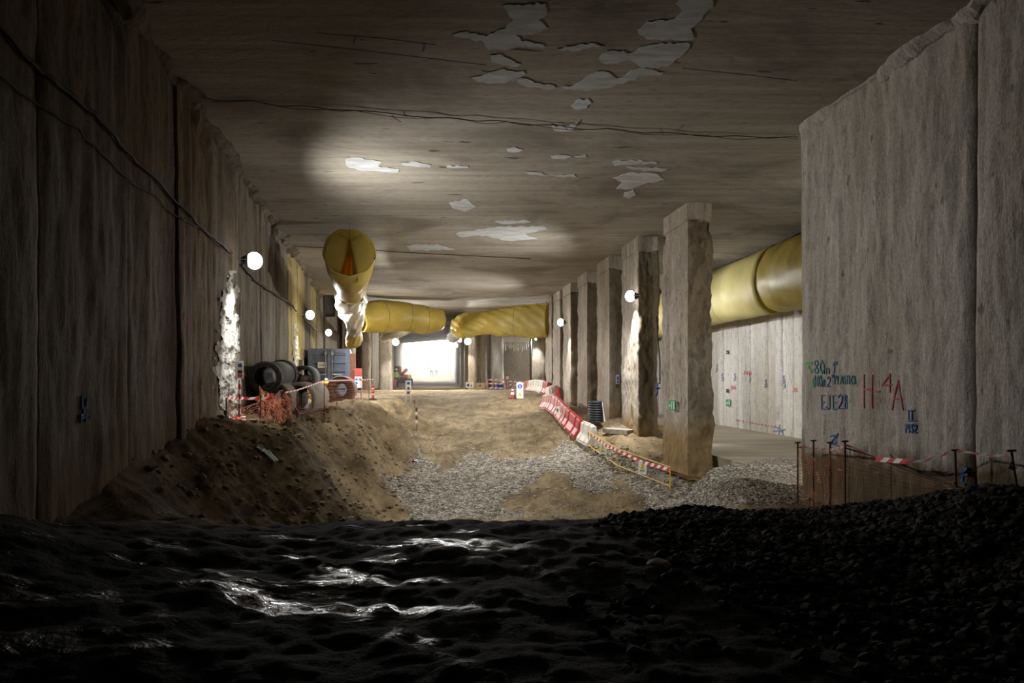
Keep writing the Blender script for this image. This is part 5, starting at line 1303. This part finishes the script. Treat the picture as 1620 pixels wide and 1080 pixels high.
def person(px, d, key, trousers, label, yaw, helmet='helmet', scale=1.0, group=None):
    X = (px-810)/F*d; g = gz(X, d); me = bodym.copy()
    me.materials.clear()
    for m_ in (M['skin'], M[key], M[trousers], M['black']): me.materials.append(m_)
    for p_ in me.polygons:
        z = p_.center.z; p_.use_smooth = True
        p_.material_index = 3 if z < .11 else 2 if z < .96 and abs(p_.center.x) < .235 else 1 if (z < 1.46 and not (z < .9)) else 0
    o = bpy.data.objects.new('person', me); C.objects.link(o)
    def part(name, mb, mat):
        c = mb.build(name, mat, None, True); c.parent = o; return c
    mb = MB(); mb.lathe([(.125, 0), (.135, .01), (.13, .03), (.112, .03), (.105, .08), (.07, .13), (0, .15)], 20, Matrix.Translation((0, 0, 1.68))); part('helmet', mb, M[helmet])
    mb = MB(); mb.lathe([(0, 0), (.02, .0), (.012, .035), (0, .04)], 8, Matrix.Translation((0, -.1, 1.60))); part('nose', mb, M['skin'])
    for s_ in (-1, 1):
        mb = MB(); mb.lathe([(0, -.01), (.01, 0), (0, .01)], 8, Matrix.Translation((s_*.032, -.098, 1.645))); part('eye', mb, M['black'])
        mb = MB(); mb.lathe([(0, -.028), (.014, 0), (0, .028)], 8, Matrix.Translation((s_*.088, 0, 1.62))); part('ear', mb, M['skin'])
    mb = MB(); mb.box((0, -.098, 1.565), (.045, .01, .008)); part('mouth', mb, M['redboard'])
    mb = MB()
    for h in (1.08, 1.2): mb.lathe([(.19, h), (.192, h+.04)], 24, Matrix.Scale(.72, 4, (0, 1, 0)))
    part('reflective_band', mb, M['tape_white'])
    o.location = (X, d, g-.0); o.rotation_euler.z = yaw; o.scale = (scale,)*3
    tag(o, label, 'person', group); return o
person(627, 66, 'vest', 'trouser', 'worker in a lime green vest and dark trousers beside the red skip', .6)
person(683, 106, 'vest_white', 'trouser', 'left one of two workers walking at the foot of the far ramp', 2.8, group='distant workers')
person(690.5, 106, 'vest_white', 'trouser', 'right one of two workers walking at the foot of the far ramp', 3.1, group='distant workers')
person(672, 119, 'trouser', 'trouser', 'left dark figure standing at the top of the far ramp', .2, group='distant workers')
person(678, 119, 'trouser', 'trouser', 'right dark figure standing at the top of the far ramp', -.2, group='distant workers')

# ------------------------------------------------------------------ dusty air
hz = bpy.data.materials.new('dusty air'); hz.use_nodes = True; nt = hz.node_tree; nt.nodes.remove(nt.nodes['Principled BSDF'])
vsn = nt.nodes.new('ShaderNodeVolumeScatter'); vsn.inputs['Density'].default_value = .009; vsn.inputs['Anisotropy'].default_value = .55; vsn.inputs['Color'].default_value = (.97, .98, 1, 1)
nt.links.new(vsn.outputs[0], nt.nodes['Material Output'].inputs['Volume'])
mb = MB(); mb.box((-9, 89.5, ZE+1.7), (34, 78, 10.5)); o = mb.build('dusty_air', hz); tag(o, 'thin dusty haze hanging in the tunnel air', 'haze', None, 'stuff')
